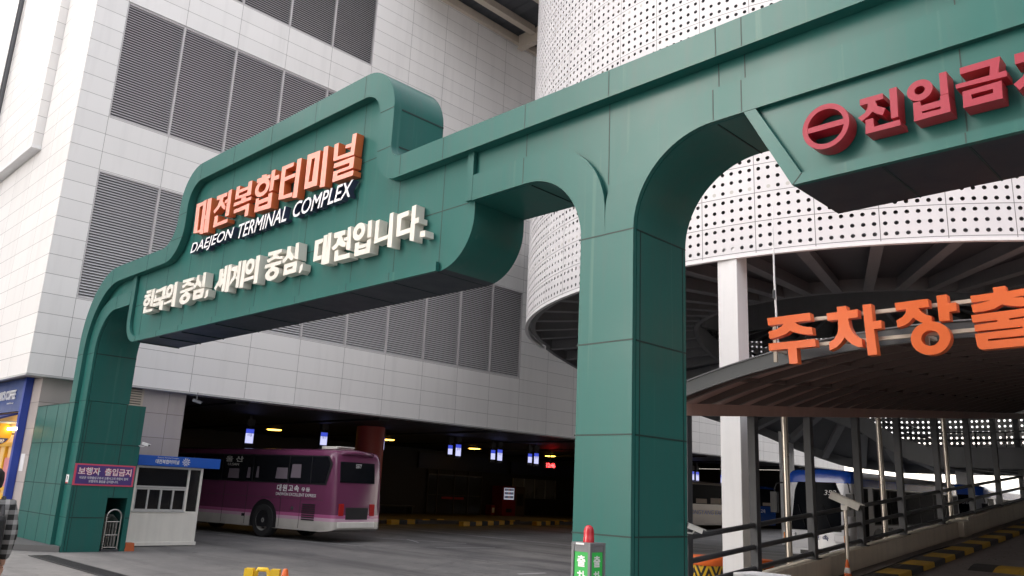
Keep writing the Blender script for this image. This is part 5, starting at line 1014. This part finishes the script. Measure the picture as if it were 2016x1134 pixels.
def barrel(loc, r, h, label):
    ro = thing('safety_barrel', label, 'barrel', loc, .3, 'orange safety barrels round the white column')
    mb = MB(); mb.lathe([(r * .9, 0), (r * .93, .02), (r * .95, h - .16)], (0, 0, 0), CHV, 36); mb.build('chevron_drum', ro, smooth=40)
    mb = MB(); mb.lathe([(r, h - .16), (r * 1.02, h - .14), (r * 1.02, h - .03), (r * .96, h), (r * .2, h + .01)], (0, 0, 0), ORNG, 36); mb.build('orange_lid', ro, smooth=40)
barrel((-9.1, 14.9, 0), .40, .52, 'orange lidded safety barrel with yellow and black chevrons before the white column')
barrel((-8.35, 15.65, 0), .28, .50, 'smaller orange safety barrel with chevrons right of the white column')
# ------------------------------------------------------------------ lit exit post in front of the middle pillar
lb = thing('exit_light_box', 'square metal post with green panels and red beacon before the middle pillar', 'light box', (-4.41, 5.43, 0))
w = .0865; GRN = mat('green_light_panel', (.025, .32, .06), .4, 0, .05, emit=((.03, .45, .07), .05))
mb = MB()
for a in (-1, 1):
    for c_ in (-1, 1): mb.box(a * w - .012, a * w + .012, c_ * w - .012, c_ * w + .012, 0, 1.20, BEAM)
mb.box(-w - .012, w + .012, -w - .012, w + .012, 1.201, 1.222, BEAM); mb.box(-w + .012, w - .012, -w - .006, w + .006, 1.15, 1.20, BEAM); mb.box(-w - .006, w + .006, -w + .012, w - .012, 1.1505, 1.1995, BEAM); mb.box(-w, w, -w, w, .3, .55, BEAM); mb.build('frame', lb)
mb = MB(); mb.box(-w + .013, w - .013, -w - .001, w - .02, .56, 1.149, GRN); mb.box(-w + .02, w + .001, -w + .013, w - .013, .561, 1.148, GRN); gp = mb.build('green_panel', lb)
for k, ch in enumerate('출차주의'):
    z = 1.035 - k * .118
    text_mesh('korean_lettering', ch, .085, .088, (-.042, -w - .002, z), (1, 0, 0), (0, 0, 1), WHITE, gp, .002, bold=.03)
    text_mesh('korean_lettering', ch, .085, .088, (w + .002, -.042, z), (0, 1, 0), (0, 0, 1), WHITE, gp, .002, bold=.03)
mb = MB(); mb.lathe([(.045, 1.2225), (.045, 1.26), (.043, 1.262), (.043, 1.30), (.040, 1.325), (.030, 1.345), (.014, 1.356), (.002, 1.358)], (0, 0, 0), mat('beacon_red', (.45, .02, .03), .25, spec=.6), 28); mb.build('beacon', lb, smooth=50)
mb = MB(); mb.box(-.05, .035, -w - .0145, -w - .012, 1.205, 1.22, WHITE); mb.build('label_strip', lb)
# ------------------------------------------------------------------ yellow stands and cone at the bottom edge
r_ = thing('yellow_stand', 'yellow plastic stand with two end posts and an arched handle at the bottom edge', 'stand', (-9.0, 5.12, 0), radians(46))
mb = MB()
mb.prism([[(-.21, 0), (.21, 0), (.19, .06), (-.19, .06)]], lambda p, q, d: (p, d, q), -.12, .12, YELLOW); mb.build('foot', r_, bevel=.01)
for x in (-.15, .15):
    mb = MB(); mb.prism([[(-.075, .06), (.075, .06), (.05, .60), (-.05, .60)]], lambda p, q, d: (x + p, d, q), -.045, .045, YELLOW); mb.build('post', r_, bevel=.012)
mb = MB(); mb.tube([(-.085, 0, .40), (-.075, 0, .55), (-.05, 0, .59), (.05, 0, .59), (.075, 0, .55), (.085, 0, .40)], .026, YELLOW, 10); mb.build('handle', r_, smooth=50)
cone((-8.92, 5.37, 0), 'orange traffic cone beside the yellow stand', .94)
wb = thing('white_barrier_box', 'white cabinet top with grey edge below the railing at the bottom edge', 'cabinet', (-4.25, 8.0, 0))
mb = MB(); mb.box(-.2, .2, -.15, .2, 0, .86, OFFW); mb.build('cabinet', wb, bevel=.01); mb = MB(); mb.box(-.22, .22, -.17, .22, .862, .90, WHITE); mb.build('lid', wb, bevel=.008)

# ------------------------------------------------------------------ coffee shop at the far left
cs = thing('coffee_shop', 'coffee shop front with blue sign, yellow window frames and warm light at the left edge', 'shop', (-23.5, 5.9, .12))
def CS(mb, name, par=None, **k):
    o = mb.build(name, par or cs, **k)
    if par is None: o.matrix_parent_inverse = Matrix.Translation(-cs.location)
    return o
WARM = mat('warm_shop_interior', (.55, .40, .22), .7, 0, .3, 2, emit=((1, .55, .18), .06))
mb = MB(); mb.box(-34, -22.52, 5.905, 5.927, .12, 3.1, WARM); CS(mb, 'shop_interior')
mb = MB(); mb.box(-34, -22.42, 5.78, 5.90, 2.96, 3.76, NAVY if 0 else mat('shop_blue', (.02, .055, .21), .4)); mb.box(-22.45, -22.28, 5.76, 5.925, .12, 3.765, mat('shop_blue_edge', (.015, .05, .33), .4)); sb = CS(mb, 'sign_board')
text_mesh('lettering', "PAIK'S COFFEE", 1.55, .24, (-24.55, 5.778, 3.27), (1, 0, 0), (0, 0, 1), WHITE, sb, .02, bold=.02)
text_mesh('lettering', 'coffee & beverage', .55, .05, (-23.65, 5.778, 3.15), (1, 0, 0), (0, 0, 1), WHITE, sb, .01)
mb = MB(); mb.lathe([(.16, 0), (.16, .12)], (-25.0, 5.65, 3.38), BLUE, 20, 'Y'); mb.build('logo_disc', sb)
YF = mat('shop_yellow', (.72, .42, .02), .45)
mb = MB()
for x in (-22.62, -23.3, -24.0, -25.0): mb.box(x - .05, x + .05, 5.83, 5.90, .12, 2.2, YF)
mb.box(-34, -22.57, 5.825, 5.90, 2.12, 2.22, YF); mb.box(-34, -22.57, 5.825, 5.90, 1.08, 1.16, YF); mb.box(-34, -22.57, 5.835, 5.904, .12, 1.0, YF); CS(mb, 'window_frame')
mb = MB(); mb.box(-23.26, -22.67, 5.86, 5.88, 1.17, 1.85, mat('poster_pink', (.65, .25, .28), .5, 0, .35, 6)); CS(mb, 'poster')
mb = MB(); mb.prism([[(5.88, 2.95), (5.2, 2.68), (5.2, 2.64), (5.88, 2.9)]], lambda a, b_, d: (d, a, b_), -30, -22.75, NAVY); mb.tube([(-22.8, 5.88, 2.7), (-22.8, 5.25, 2.66)], .03, ALU, 8); CS(mb, 'awning')
mb = MB(); mb.box(-23.3, -22.3, 5.70, 5.76, 2.50, 2.56, mat('warm_tube', (1, .8, .5), .4, emit=((1, .72, .35), 2.5))); CS(mb, 'lamp')
rs_ = thing('round_shop_sign', 'round yellow and navy projecting sign of the coffee shop', 'sign', (-22.95, 5.52, 2.42))
mb = MB(); mb.lathe([(.30, -.04), (.30, .04)], (0, 0, 0), YF, 36, 'X'); mb.build('disc', rs_)
mb = MB(); mb.prism([arc(0, 0, .275, -155, -25, 24)], lambda a, b_, d: (d, a, b_), .041, .047, NAVY); nb = mb.build('navy_band', rs_)
text_mesh('lettering', '빽다방', .34, .085, (.048, -.17, -.225), (0, 1, 0), (0, 0, 1), WHITE, nb, .003, bold=.03)
mb = MB(); mb.tube([(0, .29, .0), (0, .40, 0)], .02, GREYM, 8); mb.build('bracket', rs_)
mb = MB(); mb.box(-22.2, -21.9, 5.925, 5.9295, 1.55, 1.95, WHITE); tag(mb.build('notice'), 'white paper notice stuck on the stone pier by the coffee shop', 'notice')

# ------------------------------------------------------------------ person at the left edge
def skin(name, pts, edges, rad, m, parent, root=0, sub=2):
    me = bpy.data.meshes.new(name); me.from_pydata(pts, edges, []); o = bpy.data.objects.new(name, me); COL.objects.link(o)
    md = o.modifiers.new('skin', 'SKIN'); md.use_smooth_shade = True; s_ = o.modifiers.new('sub', 'SUBSURF'); s_.levels = s_.render_levels = sub
    for i, r in enumerate(rad):
        r = r if isinstance(r, tuple) else (r, r); me.skin_vertices[0].data[i].radius = r
    me.skin_vertices[0].data[root].use_root = True; me.materials.append(m); o.parent = parent; return o
pr = thing('person', 'person in a black and white plaid shirt with dark bag carrying a small paper bag', 'person', (-8.3, 2.02, 0), radians(80))
SKIN_ = mat('skin', (.48, .29, .21), .5); HAIR = mat('black_hair', (.012, .011, .011), .5)
P = [(0, 0, .80), (0, 0, .95), (0, .01, 1.12), (0, .0, 1.26), (0, .0, 1.34), (0, .01, 1.42), (0, .015, 1.52),
     (.17, 0, 1.28), (.215, -.02, 1.05), (.20, .06, .83), (.20, .09, .78), (-.17, 0, 1.28), (-.215, -.02, 1.05), (-.20, .06, .83), (-.20, .09, .78),
     (.085, 0, .74), (.095, .05, .43), (.095, -.02, .09), (.10, .11, .03), (-.085, 0, .74), (-.095, -.04, .43), (-.095, -.14, .10), (-.10, -.03, .03)]
E_ = [(0, 1), (1, 2), (2, 3), (3, 4), (4, 5), (5, 6), (3, 7), (7, 8), (8, 9), (9, 10), (3, 11), (11, 12), (12, 13), (13, 14), (0, 15), (15, 16), (16, 17), (17, 18), (0, 19), (19, 20), (20, 21), (21, 22)]
Rr = [(.14, .10), (.135, .10), (.145, .105), (.12, .085), .05, (.072, .085), (.078, .09), .058, .042, .028, .03, .058, .042, .028, .03, .085, .058, .042, .035, .085, .058, .042, .035]
skin('body', P, E_, Rr, SKIN_, pr)
def plaid():
    m, n, l, p = nt('plaid_cloth'); tc = N(n, 'ShaderNodeTexCoord'); sx = N(n, 'ShaderNodeSeparateXYZ'); l.new(tc.outputs['Object'], sx.inputs[0])
    h = math_(n, l, 'GREATER_THAN', math_(n, l, 'FRACT', math_(n, l, 'MULTIPLY', sx.outputs[2], 12)), .55); v_ = math_(n, l, 'GREATER_THAN', math_(n, l, 'FRACT', math_(n, l, 'MULTIPLY', sx.outputs[0], 12)), .6)
    s_ = math_(n, l, 'MULTIPLY', math_(n, l, 'ADD', h, v_), .5); c = mixc(n, l, s_, (.02, .02, .02), (.34, .335, .33)); l.new(c, p.inputs['Base Color']); p.inputs['Roughness'].default_value = .9; return m
PL = plaid()
skin('shirt', [P[0], P[1], P[2], P[3], P[7], P[8], P[9], P[11], P[12], P[13]], [(0, 1), (1, 2), (2, 3), (3, 4), (4, 5), (5, 6), (3, 7), (7, 8), (8, 9)], [(.17, .13), (.165, .13), (.172, .13), (.145, .105), .082, .066, .05, .082, .066, .05], PL, pr)
skin('trousers', [P[0], P[15], P[16], P[17], P[19], P[20], P[21]], [(0, 1), (1, 2), (2, 3), (0, 4), (4, 5), (5, 6)], [(.15, .115), .10, .075, .06, .10, .075, .06], mat('brown_trousers', (.06, .035, .03), .8), pr)
mb = MB(); mb.lathe([(.02, 1.60), (.06, 1.595), (.092, 1.56), (.098, 1.50), (.09, 1.44), (.06, 1.41)], (0, -.005, 0), HAIR, 20); mb.build('hair', pr, smooth=60)
mb = MB(); mb.box(-.15, .15, -.27, -.13, .72, 1.22, BLACK); mb.build('backpack', pr, bevel=.05)
mb = MB()
for x in (-.12, .12): mb.tube([(x, -.14, .85), (x * 1.05, .08, 1.05), (x * 1.05, .10, 1.2), (x, .0, 1.345), (x, -.14, 1.2)], .02, BLACK, 8)
mb.build('strap', pr, smooth=40)
for s_ in (1, -1):
    fp = [(.20 * s_, .09, .78)]; fe = []; fr_ = [.026]
    fp.append((.20 * s_, .10, .73)); fe.append((0, 1)); fr_.append((.03, .016))
    for k, (dy, ln) in enumerate(((-.025, .055), (-.008, .065), (.009, .062), (.025, .05))):
        b0 = len(fp); fp += [(.20 * s_, .10 + dy, .70), (.195 * s_, .105 + dy, .70 - ln * .55), (.182 * s_, .11 + dy, .70 - ln)]; fe += [(1, b0), (b0, b0 + 1), (b0 + 1, b0 + 2)]; fr_ += [.0095, .009, .008]
    b0 = len(fp); fp += [(.19 * s_, .135, .745), (.18 * s_, .15, .71)]; fe += [(0, b0), (b0, b0 + 1)]; fr_ += [.011, .009]
    skin('hand', fp, fe, fr_, SKIN_, pr)
mb = MB()
for x in (-.034, .034):
    mb.lathe([(.001, .013), (.009, .009), (.012, 0)], (x, .102, 1.515), WHITE, 10, 'Y')
mb.tube([(0, .10, 1.51), (0, .125, 1.475)], [.01, .014], SKIN_, 8); mb.tube([(-.025, .098, 1.44), (0, .104, 1.438), (.025, .098, 1.44)], .006, mat('lips', (.35, .12, .11), .5), 6); mb.build('face', pr, smooth=50)
for s_ in (-1, 1):
    mb = MB(); mb.lathe([(.005, 0), (.025, .004), (.028, .012), (.01, .016)], (s_ * .083, .01, 1.49), SKIN_, 12, 'X'); mb.build('ear', pr, smooth=50)
    mb = MB(); x = .10 * s_; y = .06 if s_ > 0 else -.08; mb.box(x - .045, x + .045, y - .08, y + .15, .005, .09, BLACK); mb.build('shoe', pr, bevel=.03)
pbg = thing('paper_bag', 'small brown paper bag held by the person at the left edge', 'bag', (-8.22, 2.24, .42))
mb = MB(); mb.box(-.05, .05, -.09, .09, 0, .16, mat('kraft_paper', (.42, .22, .10), .8, 0, .15, 8)); mb.build('bag', pbg, bevel=.006)
mb = MB(); mb.tube([(0, -.05, .16), (0, -.02, .28), (0, .02, .28), (0, .05, .16)], .005, BLACK, 6); mb.build('handle', pbg, smooth=40)

# ------------------------------------------------------------------ unseen blocks added to shade the gate and show in its gloss; the last is in view
def neighbour(name, label, x0, x1, y0, y1, h, col):
    r_ = thing(name, label, 'building', ((x0 + x1) / 2, (y0 + y1) / 2, 0))
    m = mat(name + '_render', col, .8, 0, .08, .6)
    mb = MB(); mb.box(x0, x1, y0, y1, 0, h, m); mb.box(x0 - .2, x1 + .2, y0 - .2, y1 + .2, h + .002, h + .6, m); o = mb.build('wall', r_); o.matrix_parent_inverse = Matrix.Translation(-r_.location)
    mb = MB(); z = 1.2
    while z < h - 1.6:
        mb.box(x0 + .8, x1 - .8, y1 - .1, y1 + .03, z, z + 1.3, GLASS); mb.box(x1 - .1, x1 + .03, y0 + .8, y1 - .8, z, z + 1.3, GLASS); z += 2.7
    o = mb.build('window_bands', r_); o.matrix_parent_inverse = Matrix.Translation(-r_.location)
neighbour('sun_blocker', 'unseen pale tower added to keep the sun off the gate', -70, -46, -48, -17.8, 76, (.70, .70, .69))  # added out of view between the sun and the gate
neighbour('low_sun_blocker', 'unseen pale block added to shade the lower street side of the terminal', -70, -46.5, -17.0, 1.0, 25, (.74, .73, .71))  # added out of view so the low left wall falls in shade
neighbour('side_light_blocker', 'unseen low dark grey block added on the right to dim right-facing sides', 15, 32, -3, 18, 9.5, (.16, .15, .145))  # added out of view to darken faces turned to the right
neighbour('ramp_light_blocker', 'unseen dark block added on the right to cut light under the ramp tower', 3, 32, 19, 92, 22, (.09, .085, .082))  # added out of view to hold back light beneath the ramp
neighbour('sky_blocker', 'unseen grey block added to cut sky light on the gate front', -14, 60, -46, -30, 36, (.38, .38, .40))  # added out of view to cover part of the front sky
neighbour('distant_block', 'pale apartment block in sunlight far beyond the ramp tower', -60, 40, 95, 110, 9, (.32, .31, .29))
